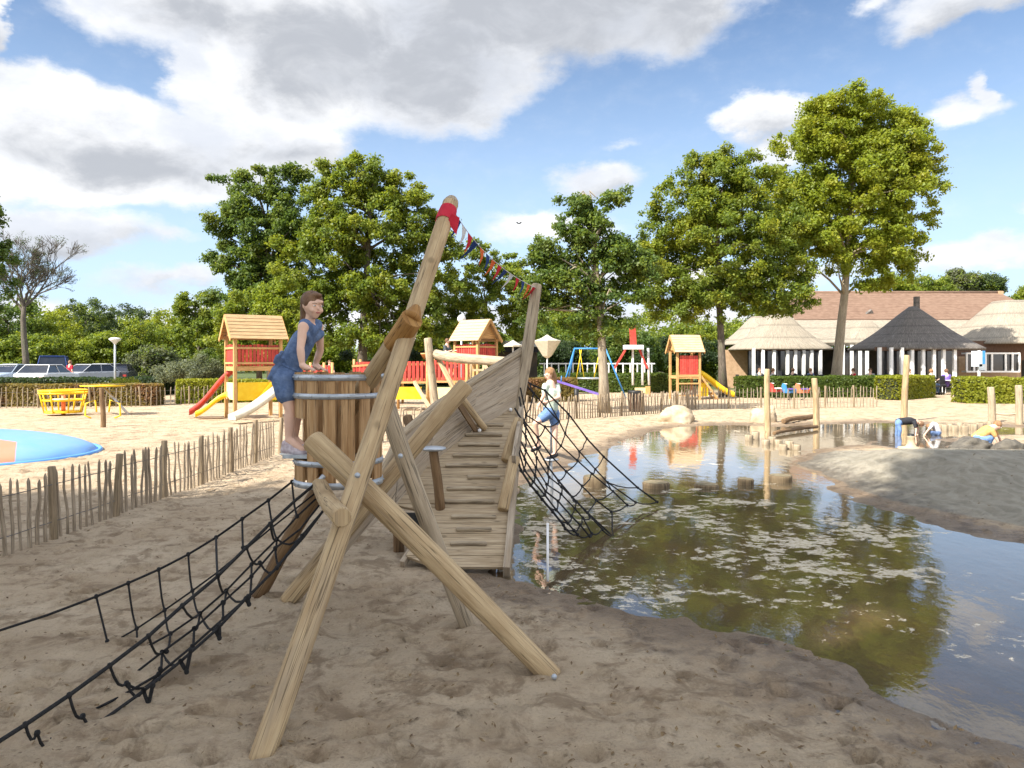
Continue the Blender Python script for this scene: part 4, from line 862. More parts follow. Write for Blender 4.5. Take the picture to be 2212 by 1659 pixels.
# ================= play towers
def tower(name, label, loc, rz, w, l, hd, hr, he, rm, group=None, panel='yellow', rails=(1, 1, 1, 1), low=(0, 0, 0, 0), railm='red', rail_h=.62, floor2=None, gmat='tower'):
    """w along x (gable side), l along y (ridge direction), hd deck, he eaves, hr ridge"""
    T = thing(name, label, 'play tower', loc, group, rz); t = .095
    for sx in (-1, 1):
        for sy in (-1, 1):
            mb = MB(); mb.box((sx*w/2, sy*l/2, he/2-.05), (t, t, he+.1)); part('post', mb, M['tower'], T, local=True, bevel=.006)
    mb = MB(); mb.box((0, 0, hd), (w-.1, l-.1, .05)); mb.box((0, -l/2-.01, hd-.02), (w+.1, .035, .13)); mb.box((0, l/2+.01, hd-.02), (w+.1, .035, .13)); mb.box((-w/2-.01, 0, hd-.02), (.035, l-.1, .13)); mb.box((w/2+.01, 0, hd-.02), (.035, l-.1, .13)); part('deck', mb, M['tower'], T, local=True)
    sides = [((0, -l/2), (1, 0), w), ((w/2, 0), (0, 1), l), ((0, l/2), (1, 0), w), ((-w/2, 0), (0, 1), l)]
    for i, ((cx, cy), (dx, dy), L) in enumerate(sides):
        if rails[i]:
            mb = MB(); n = int(L/.115); z0 = hd+.06
            for k in range(n):
                s = (k+.5)/n*(L-.12)-(L-.12)/2; mb.box((cx+dx*s, cy+dy*s, z0+rail_h/2), ((.085 if dx else .02), (.085 if dy else .02), rail_h*(1+.05*math.cos(s*9))))
            part('railing', mb, M[railm], T, local=True)
            mb = MB(); 
            for zz in (z0+.08, z0+rail_h-.1): mb.box((cx*1.05, cy*1.05, zz), ((L if dx else .03), (L if dy else .03), .06))
            part('rail', mb, M['tower'], T, local=True)
        if low[i]:
            z0, z1 = floor2 or (.5, 1.05); mb = MB(); mb.box((cx, cy, (z0+z1)/2), ((L-.14 if dx else .03), (L-.14 if dy else .03), z1-z0)); part('panel', mb, M[low[i]], T, local=True)
    if hr:
        o = .16; oy = .16
        for s in (-1, 1):
            a = Vector((0, 0, hr)); b = Vector((s*(w/2+o), 0, he-.10)); nb = 7
            mb = MB()
            for k in range(nb):
                p0 = a.lerp(b, k/nb); p1 = a.lerp(b, (k+1)/nb+.02); up = (b-a).cross(Vector((0, 1, 0))).normalized()*(1 if s < 0 else -1)
                up = Vector((abs(up.x)*s, 0, abs(up.z)))
                q0 = p0+up*.012; q1 = p1+up*.028
                mb.hexa([q0+Vector((0, -l/2-oy, 0)), q1+Vector((0, -l/2-oy, 0)), q1+Vector((0, l/2+oy, 0)), q0+Vector((0, l/2+oy, 0)),
                         q0+Vector((0, -l/2-oy, 0))+up*.02, q1+Vector((0, -l/2-oy, 0))+up*.02, q1+Vector((0, l/2+oy, 0))+up*.02, q0+Vector((0, l/2+oy, 0))+up*.02])
            part('roof', mb, M[rm], T, local=True)
            for yy in (-1, 1):
                mb = MB(); mb.beam(Vector((0, yy*(l/2+oy+.012), hr-.03)), Vector((s*(w/2+o), yy*(l/2+oy+.012), he-.13)), .022, .12); part('bargeboard', mb, M['tower'], T, local=True)
        for yy in (-1, 1):
            mb = MB(); mb.plate([(-w/2, yy*l/2, he), (w/2, yy*l/2, he), (0, yy*l/2, hr-.04)], .025); part('gable', mb, M[gmat], T, local=True)
    return T
def slide(T, a, b, w, m, side=.14, curve=.15):
    a = Vector(a); b = Vector(b); n = 10; d = (b-a); x = Vector((d.y, -d.x, 0)).normalized(); mb = MB(); prev = None
    for i in range(n+1):
        t = i/n; p = a+d*t; p.z = a.z+d.z*(t-curve*math.sin(t*math.pi*2)*.35); 
        cur = [p-x*w/2+Vector((0, 0, side)), p-x*w/2, p+x*w/2, p+x*w/2+Vector((0, 0, side))]
        cur += [q+Vector((0, 0, -.03)) if k in (1, 2) else q+x*(.025 if k == 3 else -.025) for k, q in enumerate(cur)][::1]
        b0 = len(mb.v); mb.v += cur
        if i:
            p0 = b0-8
            for u, v in ((0, 1), (1, 2), (2, 3)): mb.face((p0+u, p0+v, b0+v, b0+u), None, True); mb.face((p0+4+v, p0+4+u, b0+4+u, b0+4+v), None, True)
            mb.face((p0, b0, b0+4, p0+4)); mb.face((p0+3, p0+7, b0+7, b0+3))
    return part('slide', mb, M[m], T, local=True)
def ladder(T, a, b, w, n=6, m='tower'):
    a = Vector(a); b = Vector(b); x = Vector(((b-a).y, -(b-a).x, 0)).normalized(); mb = MB()
    for s in (-1, 1): mb.beam(a+x*s*w/2, b+x*s*w/2, .05, .08)
    for i in range(n): p = a.lerp(b, (i+.5)/n); mb.beam(p-x*w/2, p+x*w/2, .03, .09)
    return part('ladder', mb, M[m], T, local=True)
# tower 1 : gable towards the camera-left
c = (P(527, 900, 21.6)+P(545, 900, 21.6))/2
T1 = tower('play_tower', 'roofed play tower with red railings and yellow panels beside the leaning girl', (-7.75, 22.2, 0), rad(27), .98, 1.32, 1.50, 3.06, 2.44, 'roofpine', None, rails=(1, 1, 1, 0), low=(0, 'yellow', 0, 0), floor2=(.55, 1.08))
T1.rotation_euler = (0, 0, rad(-55))
mb = MB(); mb.box((-.0, -.66, .82), (.82, .03, .50)); part('panel', mb, M['cream'], T1, 'pale yellow front panel', local=True)
slide(T1, (-.55, -.35, 1.42), (-1.05, -1.55, .12), .42, 'red', side=.16)
slide(T1, (-.1, -.75, .66), (-.35, -1.55, .10), .38, 'yellow')
slide(T1, (1.32, 1.03, 1.22), (2.01, -1.14, .12), .36, 'slidewhite', side=.13)
mb = MB(); mb.box((1.0, .85, 1.2), (.9, .5, .06)); part('slide_platform', mb, M['tower'], T1, local=True)
mb = MB(); mb.beam((.6, -.05, .55), (.72, .6, 1.4), .05, .06); part('brace', mb, M['yellow'], T1, local=True)
# climbing complex in the middle
def complex_():
    T = tower('play_tower', 'pale roofed tower of the large climbing complex behind the mast', (-1.4, 28.6, 0), rad(62), 1.1, 1.15, 1.66, 3.28, 2.56, 'roofpale', None, rails=(1, 1, 1, 1))
    T.rotation_euler = (0, 0, rad(52)); 
    Tp = Vector(T.location)
    C = thing('climbing_complex', 'row of red railed platforms and bridges on timber legs with yellow panels', 'climbing complex', (-3.5, 27, 0), None)
    def plat(x, y, w, l, z, rails, rh=.6, low=None, rz=0.0):
        Rz = Matrix.Rotation(rz, 3, 'Z'); o = Vector((x, y, 0)); W_ = lambda a, b, c: o+Rz @ Vector((a, b, c))
        for sx in (-1, 1):
            for sy in (-1, 1): mb = MB(); mb.tube([W_(sx*w/2, sy*l/2, -.05), W_(sx*w/2, sy*l/2, z+rh+.15)], .05, 8); part('post', mb, M['tower'], C)
        mb = MB(); mb.box(W_(0, 0, z), (w, l, .07), rz); part('platform', mb, M['tower'], C)
        for (cx, cy, dx, dy, L) in rails:
            mb = MB(); n = int(L/.13)
            for k in range(n):
                s = (k+.5)/n*L-L/2; p = W_(cx+dx*s, cy+dy*s, z+.05+rh/2); mb.box(p, (.09 if dx else .022, .09 if dy else .022, rh), rz)
            part('railing', mb, M['red'], C)
            mb = MB(); mb.box(W_(cx+dy*.03, cy+dx*.03, z+rh-.05), (L if dx else .03, L if dy else .03, .07), rz); mb.box(W_(cx+dy*.03, cy+dx*.03, z+.1), (L if dx else .03, L if dy else .03, .07), rz); part('rail', mb, M['tower'], C)
        if low:
            for (cx, cy, dx, dy, L, m) in low: mb = MB(); mb.box(W_(cx, cy, .62), (L if dx else .03, L if dy else .03, .42), rz); part('panel', mb, M[m], C)
    plat(-2.15, 25.2, 1.3, 1.3, 1.02, [(0, -.65, 1, 0, 1.2), (.65, 0, 0, 1, 1.2), (-.65, 0, 0, 1, 1.2)], .66, [(0, -.66, 1, 0, 1.1, 'cream')])
    plat(-3.4, 25.6, 1.25, 1.25, .98, [(0, -.62, 1, 0, 1.15), (-.62, 0, 0, 1, 1.2), (0, .62, 1, 0, 1.15)], .66, [(-.1, -.64, 1, 0, .9, 'yellow'), (-.64, 0, 0, 1, .9, 'cream')])
    # sloping bridge
    for k, (x0, z0, x1, z1, y) in enumerate(((-5.6, .92, -4.4, 1.0, 26.3), (-3.1, 1.0, -2.8, 1.05, 25.6))):
        mb = MB(); n = 9
        for i in range(n):
            t = (i+.5)/n; mb.box((x0+(x1-x0)*t, y-.35, z0+(z1-z0)*t+.38-.1*math.sin(t*math.pi)), (.08, .022, .58))
        part('bridge_railing', mb, M['dred'], C)
        mb = MB(); mb.beam((x0, y-.37, z0+.6), (x1, y-.37, z1+.6), .04, .07); mb.beam((x0, y, z0), (x1, y, z1), .7, .05); part('bridge_deck', mb, M['tower'], C)
    plat(-7.0, 26.6, .8, 1.2, .90, [(0, -.6, 1, 0, .7), (0, .6, 1, 0, .7), (-.75, 0, 0, 1, 1.1)], .6)
    plat(-5.25, 29.2, 1.7, 1.2, 1.02, [(0, -.6, 1, 0, 1.6), (0, .6, 1, 0, 1.6)], .60)
    # ramps and diagonal timbers by the pale tower
    for a, b in (((-2.2, 25.1, 1.5), (-1.2, 24.3, .1)), ((-1.0, 26.6, 1.6), (-.2, 25.2, .2)), ((-3.3, 25.0, 1.0), (-2.7, 24.2, .2))):
        mb = MB(); mb.beam(a, b, .08, .10); part('brace', mb, M['roofpale'], C)
    mb = MB(); a = Vector((-1.55, 26.4, 0)); b = Vector((-1.45, 26.6, 1.75))
    for s in (0, .45): mb.beam(a+Vector((s, 0, 0)), b+Vector((s, 0, 0)), .06, .08)
    for i in range(7): p = a.lerp(b, (i+.5)/7); mb.beam(p, p+Vector((.45, 0, 0)), .03, .08)
    part('ladder', mb, M['roofpale'], C)
    mb = MB(); mb.plate([(-3.05, 24.7, 1.95), (-1.85, 24.7, 1.98), (-1.9, 25.2, 1.84), (-3.0, 25.2, 1.78)], .04); part('sloping_board', mb, M['tower'], C)
complex_()
# grey log gantry in front of the complex
T = thing('log_gantry', 'grey log post with a thick crossbeam behind the ship side', 'wooden frame', G(945, 905, 0))
mb = MB(); mb.log(P(948, 890, 14)-Vector((0, 0, .8)), P(924, 730, 14), .085, .075, seg=12); part('post', mb, M['log_grey'], T)
mb = MB(); mb.log(P(940, 765, 14.1), P(1098, 782, 11.5), .095, .075, seg=12, n=6); part('crossbeam', mb, M['log_grey'], T)
mb = MB(); mb.log(P(1098, 782, 11.5)-Vector((0, 0, 1.6)), P(1098, 782, 11.5), .08, .075, seg=12); part('post', mb, M['log_grey'], T)
mb = MB(); mb.beam(P(945, 770, 14.1), P(985, 850, 13.6), .06, .07); part('brace', mb, M['log'], T)
# tower 3 at the back right
T3 = tower('play_tower', 'small roofed tower with red front board, stairs and a yellow slide', (11.9*.0+8.05, 34.0, 0), 0, 1.0, 1.0, 1.02, 2.84, 2.18, 'roofpale', None, rails=(1, 0, 0, 0), low=(0, 0, 0, 0), rail_h=.86)
T3.rotation_euler = (0, 0, rad(8)); T3.location = (7.65, 32.8, 0)
# its ridge runs across: swap by turning
T3.rotation_euler = (0, 0, rad(90+6))
for o in [o for o in T3.children if o.name.startswith(('railing', 'rail'))]: bpy.data.objects.remove(o)
mb = MB()
for k in range(8): mb.box((-.52, -.36+k*.103, 1.52), (.022, .092, .84))
part('railing', mb, M['red'], T3, local=True)
mb = MB(); mb.box((-.53, 0, 1.06), (.03, 1.0, .1)); mb.box((-.53, 0, .72), (.03, 1.0, .06)); mb.box((-.53, 0, .2), (.03, 1.0, .06)); part('rail', mb, M['tower'], T3, local=True)
mb = MB()
for k in range(6): mb.box((-.50, -.32+k*.125, .46), (.02, .06, .5))
part('lower_slats', mb, M['brownwood'], T3, local=True)
ladder(T3, (-.2, -1.35, .0), (-.2, -.55, 1.05), .6, 6)
slide(T3, (.25, -.5, 1.2), (.25, -2.3, .12), .45, 'yellow', side=.2)
mb = MB(); mb.box((-.3, -.75, .45), (.03, .4, .6)); part('panel', mb, M['yellow'], T3, local=True)
# ================= hedges and shrubs
def hedge(label, a, b, w, h, kind, n, size=.10, seed=1, cat='hedge', core=True, bot=.0, name='hedge'):
    a = Vector((a[0], a[1], 0)); b = Vector((b[0], b[1], 0)); d = b-a; L = d.length; u = d/L; v = Vector((-u.y, u.x, 0)); r = np.random.default_rng(seed)
    T = thing(name, label, cat, a)
    k = int(n); t = r.random(k)*L; face = r.random(k); s = r.uniform(-1, 1, k)*w/2; z = bot+r.random(k)*(h-bot)
    t = np.where(face > .94, np.where(r.random(k) < .5, 0.0, L), t); m = face < .62; s = np.where(m, np.where(r.random(k) < .7, -1, 1)*w/2*r.uniform(.85, 1.08, k), s); e_ = face > .94; s = np.where(e_, r.uniform(-.5, .5, k)*w, s); z = np.where(m | e_, z, h*r.uniform(.93, 1.05, k))
    p = np.array(a)[None]+np.outer(t, np.array(u))+np.outer(s, np.array(v)); p[:, 2] = z+fbm(t*1.7, t*0+seed, 3, seed)*.12*(z/h)
    nr = np.where(m[:, None], np.outer(np.sign(s), np.array(v)), np.array([[0, 0, 1.0]]))+r.normal(size=(k, 3))*.55; nr /= np.linalg.norm(nr, axis=1)[:, None]
    q = np.cross(nr, r.normal(size=(k, 3))); q /= np.linalg.norm(q, axis=1)[:, None]; w2 = np.cross(nr, q); sz = size*r.uniform(.6, 1.4, k)[:, None]
    vv = np.stack([p-q*sz*.5, p+w2*sz*.32, p+q*sz*.5, p-w2*sz*.32], 1).reshape(-1, 3)
    me = bpy.data.meshes.new('foliage'); me.vertices.add(4*k); me.vertices.foreach_set('co', vv.ravel()); me.loops.add(4*k); me.loops.foreach_set('vertex_index', np.arange(4*k, dtype=np.int32))
    me.polygons.add(k); me.polygons.foreach_set('loop_start', np.arange(0, 4*k, 4, dtype=np.int32)); me.polygons.foreach_set('loop_total', np.full(k, 4, np.int32)); me.update()
    part('foliage', me, M[kind], T)
    if core:
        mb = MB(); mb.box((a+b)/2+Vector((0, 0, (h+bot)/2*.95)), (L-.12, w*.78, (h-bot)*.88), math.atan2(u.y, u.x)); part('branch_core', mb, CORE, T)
    return T
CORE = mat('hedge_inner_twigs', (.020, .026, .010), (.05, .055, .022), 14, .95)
hedge('bushy reddish brown hedge behind the paling fence at the back left', (-21, 27.6), (-13.6, 28.6), .9, .80, 'hedger', 17000, .10, 1)
hedge('clipped yellow green hedge end beside the red slide', (-13.4, 29.6), (-8.6, 31.8), 1.1, .92, 'hedgel', 12000, .10, 2)
hedge('long low dark clipped hedge in front of the parked cars', (-28, 36.5), (-17.4, 37.5), 2.4, .84, 'hedged', 16000, .12, 3)
hedge('dark clipped hedge along the restaurant terrace', (10.6, 34.6), (18.2, 35.4), 1.2, .95, 'hedge', 15000, .10, 4)
hedge('bright lime hedge block in front of the dark pavilion', (16.4, 32.4), (19.4, 35.0), 1.1, 1.0, 'hedgel', 9000, .10, 5)
hedge('bright lime hedge right of the path behind the sign post', (18.2, 30.2), (24.5, 29.4), 1.3, 1.0, 'hedgel', 13000, .10, 6)
hedge('trimmed green hedge behind the blue swing', (2.0, 40.5), (9.6, 40.0), 1.4, 1.0, 'hedge', 15000, .11, 7)
hedge('loose yellow orange hedge behind the girl climbing the net', (.2, 31), (2.6, 31.6), 1.2, .95, 'hedger', 6500, .11, 8)
def shrub(label, vx, vy, rx, ry, d, kind, n, size=.12, seed=1):
    b = G(vx, HOR+FP*EYE/d); T = thing('shrub', label, 'shrub', b); g = random.Random(seed); c = P(vx, vy, d); sx, sz = rx/FP*d, ry/FP*d
    cen = [(c.x+g.gauss(0, .45)*sx, c.y+g.gauss(0, .45)*sx, max(.2, c.z+g.gauss(0, .4)*sz)) for _ in range(34)]
    me = leaf_mesh('foliage', cen, [sz*.5]*34, n, size, M[kind], seed=seed); part('foliage', me, M[kind], T)
    mb = MB()
    for k in range(6): mb.tube([b, b+Vector((g.uniform(-.3, .3), g.uniform(-.3, .3), .5)), Vector(cen[k])], [.03, .022, .01], 5)
    part('stems', mb, BARK, T)
shrub('big rounded grey green shrub beside the low dark hedge', 418, 802, 58, 30, 36, 'shrub', 9000, .12, 1)
shrub('fountain shaped lime shrub in front of the dark hedge', 275*.96, 832, 34, 22, 30, 'hedgel', 2600, .10, 2)
shrub('leafy shrub under the trees behind the tower with the red slide', 455, 795, 30, 34, 40, 'hedge', 5000, .14, 3)
shrub('dark shrubbery under the trees left of the swing', 1210, 765, 60, 30, 50, 'hedged', 7000, .2, 4)
shrub('dark shrubbery under the trees right of the red slide', 1480, 765, 80, 34, 50, 'hedged', 9000, .2, 5)
shrub('dark shrubbery under the trees behind the climbing complex', 880, 775, 130, 28, 46, 'hedged', 9000, .2, 6)

# ================= restaurant with thatched roofs
def roofplate(mb, pts, th=.18): mb.plate(pts, th); return mb
def restaurant():
    D = 47.0; T = thing('restaurant', 'long low restaurant with a red tiled ridge, reed thatched skirts and a white columned front', 'restaurant', (20, D, 0))
    X = lambda vx, d=D: (vx-CXP)/FP*d
    Z = lambda vy, d=D: EYE-(vy-HOR)/FP*d
    # main tiled roof
    x0, x1 = X(1700, D+6), X(2158, D+6); zr = Z(634, D+6); ze = Z(692, D+2.5)
    mb = MB(); mb.plate([(x0-.8, D+2.5, ze), (x1+1.5, D+2.5, ze), (x1, D+6, zr), (x0, D+6, zr)], .14); mb.plate([(x1+.02, D+6, zr), (x0-.02, D+6, zr), (x0-.8, D+9.5, ze), (x1+1.5, D+9.5, ze)], .14); part('tiled_roof', mb, M['tile'], T)
    mb = MB(); mb.tube([(x0-.1, D+6, zr+.06), (x1+.1, D+6, zr+.06)], .12, 8); part('ridge', mb, M['tile'], T)
    mb = MB(); mb.plate([(x1+1.45, D+2.6, ze-.1), (x1+1.45, D+9.4, ze-.1), (x1-.05, D+6, zr-.08)], .1); part('gable', mb, M['brownwood'], T)
    mb = MB(); mb.beam((x1+.0, D+5.9, zr-.2), (x1+.02, D+5.9, zr+.16), .3, .3); part('chimney', mb, M['brick'], T)
    # small raised tile dormer
    mb = MB(); mb.plate([(X(1835, D+3), D+3.2, Z(705, D+3)), (X(1885, D+3), D+3.2, Z(668, D+3)), (X(1905, D+3), D+3.6, Z(700, D+3))], .2); part('dormer', mb, M['thatchd'], T)
    def thatch(pts, nm='thatched_skirt', m='thatch'):
        mb = MB(); mb.plate(pts, .28); return part(nm, mb, M[m], T, bevel=.06)
    thatch([(X(1700), D-.3, Z(744)), (X(2300), D-.3, Z(744)), (X(2300, D+3), D+2.9, Z(690, D+3)), (X(1690, D+3), D+2.9, Z(690, D+3))])
    def hip(cx, d, rx, ry, ze, za, top, nm, m, seg=10, flare=.86, label=None):
        """soft pyramid of reed: rings from eaves to apex, slightly concave"""
        mb = MB(); rings = 9; base = len(mb.v); c = Vector((cx, d, 0)); prof = []
        for i in range(rings+1):
            t = i/rings; f = (1-t)**flare*(1-top)+top*(1-t*0); f = (1-t)+(top*t); f = f*(1-.10*math.sin(t*math.pi)); prof.append((f, ze+(za-ze)*t))
        prof = [(.93, ze-.02), (.995, ze-.10)]+prof+[(.0001, za+.02)]
        for f, z in prof:
            for j in range(seg*4):
                a = 2*math.pi*j/(seg*4); r = max(abs(math.cos(a)), abs(math.sin(a))); k = (1/r)*.55+.45*1.08
                mb.v.append(c+Vector((math.cos(a)*rx*f*min(k, 1.28), math.sin(a)*ry*f*min(k, 1.28), z)))
        n = seg*4
        for i in range(len(prof)-1):
            for j in range(n):
                j2 = (j+1) % n; u0 = j/n*(rx*8); u1 = (j+1)/n*(rx*8)
                mb.face((base+i*n+j, base+i*n+j2, base+(i+1)*n+j2, base+(i+1)*n+j), [(u0, prof[i][1]), (u1, prof[i][1]), (u1, prof[i+1][1]), (u0, prof[i+1][1])], True)
        return part(nm, mb, M[m], T, label)
    hip(X(1690, 44.5), 45.2, 2.75, 2.4, Z(752, 43), Z(678, 45.2), .16, 'pavilion_roof', 'thatch', label='pale reed pavilion roof with tree shadow')
    hip(X(1640, 50), 50, 2.4, 2.6, Z(742, 48), Z(684, 50), .2, 'pavilion_roof', 'thatch')
    hip(X(1982, 41.5), 42.0, 2.95, 2.7, Z(751, 39.3), Z(662, 42), .05, 'pavilion_roof', 'thatchd', label='dark weathered reed pavilion roof')
    hip(X(1870, 48), 48.2, 2.0, 1.6, Z(742, 46.6), Z(694, 48.2), .2, 'pavilion_roof', 'thatch')
    hip(X(2190, 46.5), 46.8, 3.7, 3.6, Z(739, 43.2), Z(650, 46.8), .22, 'pavilion_roof', 'thatch', label='high rounded reed roof at the right end')
    mb = MB(); mb.box((X(1980, 42), 42, Z(655, 42)), (.24, .24, .75)); part('chimney', mb, M['thatchd'], T)
    # walls and shaded inside
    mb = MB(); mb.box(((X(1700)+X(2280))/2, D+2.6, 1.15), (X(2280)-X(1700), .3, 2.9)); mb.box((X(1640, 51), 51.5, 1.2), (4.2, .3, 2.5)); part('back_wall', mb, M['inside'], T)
    mb = MB(); mb.box((X(1595, 46), 46.5, 1.15), (1.4, .2, 2.5)); part('side_wall', mb, M['brick'], T)
    # columns
    def columns(xs, d, zt):
        for vx in xs: mb = MB(); mb.box((X(vx, d), d, zt/2-.02), (.155, .16, zt+.05)); part('column', mb, M['white'], T)
    columns([1628, 1648, 1672, 1701, 1718, 1736, 1753, 1772], 43.0, 2.45)
    columns([1806, 1821, 1840, 1858, 1873], 46.6, 2.72)
    columns([1900, 1925, 1948, 1970, 1994, 2017, 2038, 2062], 39.5, 2.42)
    def band(xa, xb, d, z0, z1, m, nm): mb = MB(); mb.box(((X(xa, d)+X(xb, d))/2, d+.12, (z0+z1)/2), (X(xb, d)-X(xa, d), .08, z1-z0)); part(nm, mb, M[m], T)
    band(1618, 1780, 43.2, .25, .62, 'white', 'sill_board'); band(1618, 1780, 43.2, 2.3, 2.5, 'brownwood', 'lintel'); band(1892, 2068, 39.6, 2.25, 2.45, 'brownwood', 'lintel')
    for xa, xb, d in ((1620, 1778, 43.5), (1804, 1875, 47), (1898, 2062, 40.2)):
        mb = MB(); mb.box(((X(xa, d)+X(xb, d))/2, d+.2, 1.3), (X(xb, d)-X(xa, d), .03, 2.1)); part('glazing', mb, M['glass'], T)
    # right part : brown boarded wall, brick, white bay window
    d = 43.6; mb = MB(); mb.box((X(2190, d), d+.6, Z(757, d)), (6.6, .25, 1.15)); part('boarded_wall', mb, M['brownwood'], T)
    mb = MB(); mb.box((X(2145, d), d+.4, .95), (3.7, .25, 2.05)); part('brick_wall', mb, M['brick'], T)
    d = 42.7; W_ = thing('bay_window', '', '', (X(2140, d), d, Z(783, d))); del W_['label'], W_['category']; W_.parent = T; W_.location = Vector((X(2140, d), d, Z(783, d)))-Vector(T.location)
    mb = MB(); w = X(2196, d)-X(2081, d); h = 1.05
    for zz in (-h/2, h/2): mb.box((0, 0, zz), (w, .5, .09))
    for f in (-.5, -.36, -.14, -.02, .24, .37, .5): mb.box((f*w*.985, -.2, 0), (.10, .07, h))
    part('frame', mb, M['white'], W_, local=True)
    mb = MB(); mb.box((0, -.12, 0), (w*.97, .02, h-.08)); part('pane', mb, M['glass'], W_, local=True)
restaurant()

# ================= terrace furniture and guests
def joints_mesh(caps, ells=(), vox=.012, name='body', smooth=3):
    mb = MB()
    for (a, b, ra, rb) in caps: mb.capsule(a, b, ra, rb, 10)
    for (c, r) in ells: mb.ell(c, r, 12, 8)
    me = mb.mesh('tmp'); o = bpy.data.objects.new('tmp', me); COL.objects.link(o)
    m = o.modifiers.new('r', 'REMESH'); m.mode = 'VOXEL'; m.voxel_size = vox; m.use_smooth_shade = True
    if smooth: s = o.modifiers.new('s', 'SMOOTH'); s.factor = .6; s.iterations = smooth
    dg = bpy.context.evaluated_depsgraph_get(); out = bpy.data.meshes.new_from_object(o.evaluated_get(dg)); out.name = name
    out.polygons.foreach_set('use_smooth', np.ones(len(out.polygons), bool))
    bpy.data.objects.remove(o); return out
def figure(label, J, s=1.0, shirt='slate', legs='jean', hair='hair', face=(0, -1, 0), vox=.014, shoes='black', sleeves='short', group=None, longhair=False, bare=False):
    """J: dict of joints in world space; s: scale against an adult of 1.75 m; face: way the face looks"""
    V = {k: Vector(v) for k, v in J.items()}; T = thing('person', label, 'person', Vector((V['pel'].x, V['pel'].y, min(V['anL'].z, V['anR'].z)-.06*s)), group)
    f = Vector(face).normalized(); hd = V['head']; hr = .105*s; up = (hd-V['neck']).normalized()
    R = Matrix((f.cross(up).normalized(), f, up)).transposed()
    caps = [(V['neck']-up*.02*s, hd-up*.04*s, .052*s, .05*s), (V['neck'], V['chest'], .09*s, .13*s), (V['chest'], V['pel'], .125*s, .13*s)]
    ee = [(hd+up*.01*s, (hr*.80, hr*.92, hr*1.12)), (hd+f*hr*.35-up*hr*.55, (hr*.50, hr*.45, hr*.5)), (hd+f*hr*.95-up*hr*.12, (hr*.13, hr*.16, hr*.2))]
    for sd in (-1, 1): ee.append((hd+R @ Vector((sd*hr*.82, 0, -.06*hr)), (hr*.13, hr*.2, hr*.26)))
    for q in 'LR':
        caps += [(V['neck']-up*.05*s, V['sh'+q], .055*s, .055*s), (V['sh'+q], V['el'+q], .05*s, .038*s), (V['el'+q], V['ha'+q], .038*s, .026*s)]
        hdn = (V['ha'+q]-V['el'+q]).normalized(); side = hdn.cross(f); side = side.normalized() if side.length > .1 else Vector((1, 0, 0)); palm = V['ha'+q]+hdn*.045*s
        caps.append((V['ha'+q], palm, .030*s, .034*s))
        for k, (of, L) in enumerate(((-.027, .062), (-.009, .072), (.009, .068), (.027, .052))):
            k0 = palm+side*of*s+hdn*.015*s; k1 = k0+hdn*L*.55*s+f*.006*s; caps += [(k0, k1, .0105*s, .0095*s), (k1, k1+hdn*L*.4*s-Vector((0, 0, .012*s)), .0095*s, .008*s)]
        caps.append((V['ha'+q]+side*.03*s, V['ha'+q]+side*.055*s+hdn*.045*s, .012*s, .010*s))
        caps += [(V['pel'], V['hip'+q], .10*s, .095*s), (V['hip'+q], V['kn'+q], .085*s, .055*s), (V['kn'+q], V['an'+q], .055*s, .036*s), (V['an'+q], V['toe'+q], .038*s, .028*s)]
    body = joints_mesh(caps, ee, vox, 'body'); part('body', body, M['skin'], T)
    caps = [(V['neck']-up*.07*s, V['chest'], .085*s, .150*s), (V['chest'], V['pel'], .150*s, .142*s)]
    for q in 'LR':
        e = V['sh'+q].lerp(V['el'+q], .55) if sleeves == 'short' else V['el'+q]
        caps += [(V['neck']-up*.07*s, V['sh'+q], .07*s, .066*s), (V['sh'+q], e, .066*s, .058*s)]
        if sleeves == 'long': caps.append((V['el'+q], V['ha'+q], .05*s, .04*s))
    if not bare: part('shirt', joints_mesh(caps, (), vox, 'shirt', 2), M[shirt], T)
    caps = [(V['pel']+up*.03*s, V['pel'], .145*s, .14*s)]
    for q in 'LR':
        caps += [(V['pel'], V['hip'+q], .135*s, .115*s)]
        if legs.startswith('short:'): caps.append((V['hip'+q], V['hip'+q].lerp(V['kn'+q], .45), .112*s, .095*s))
        else: caps += [(V['hip'+q], V['kn'+q], .105*s, .075*s), (V['kn'+q], V['kn'+q].lerp(V['an'+q], .9), .073*s, .06*s)]
    part('trousers', joints_mesh(caps, (), vox, 'trousers', 2), M[legs.split(':')[-1]], T)
    if shoes:
        for q in 'LR':
            mb = MB(); a = V['an'+q]; b = V['toe'+q]; mb.capsule(a+Vector((0, 0, -.035*s))-(b-a)*.15, b+Vector((0, 0, -.008*s)), .043*s, .036*s); part('shoe', mb, M[shoes], T)
    caps = []; ee = [(hd+up*hr*.22-f*hr*.18, (hr*.98, hr*1.05, hr*1.05))]
    if longhair:
        b = hd-f*hr*.45; ee += [(b-up*hr*.6, (hr*.95, hr*.75, hr*1.2)), (b-up*hr*1.5-f*hr*.1, (hr*.85, hr*.55, hr*.9))]
    part('hair', joints_mesh([], ee, vox*.8, 'hair', 2), M[hair], T)
    for sd in (-1, 1):
        mb = MB(); c = hd+R @ Vector((sd*hr*.33, hr*.86, hr*.05)); mb.ell(c, hr*.12, 8, 6); e = part('eye', mb, M['eye'], T)
        mb = MB(); mb.ell(c+f*hr*.07, hr*.075, 8, 6); part('iris', mb, M['iris'], e)
    mb = MB(); mb.ell(hd+f*hr*.88-up*hr*.52, (hr*.24, hr*.10, hr*.07), 8, 5, R=R); part('mouth', mb, M['lip'], T)
    return T
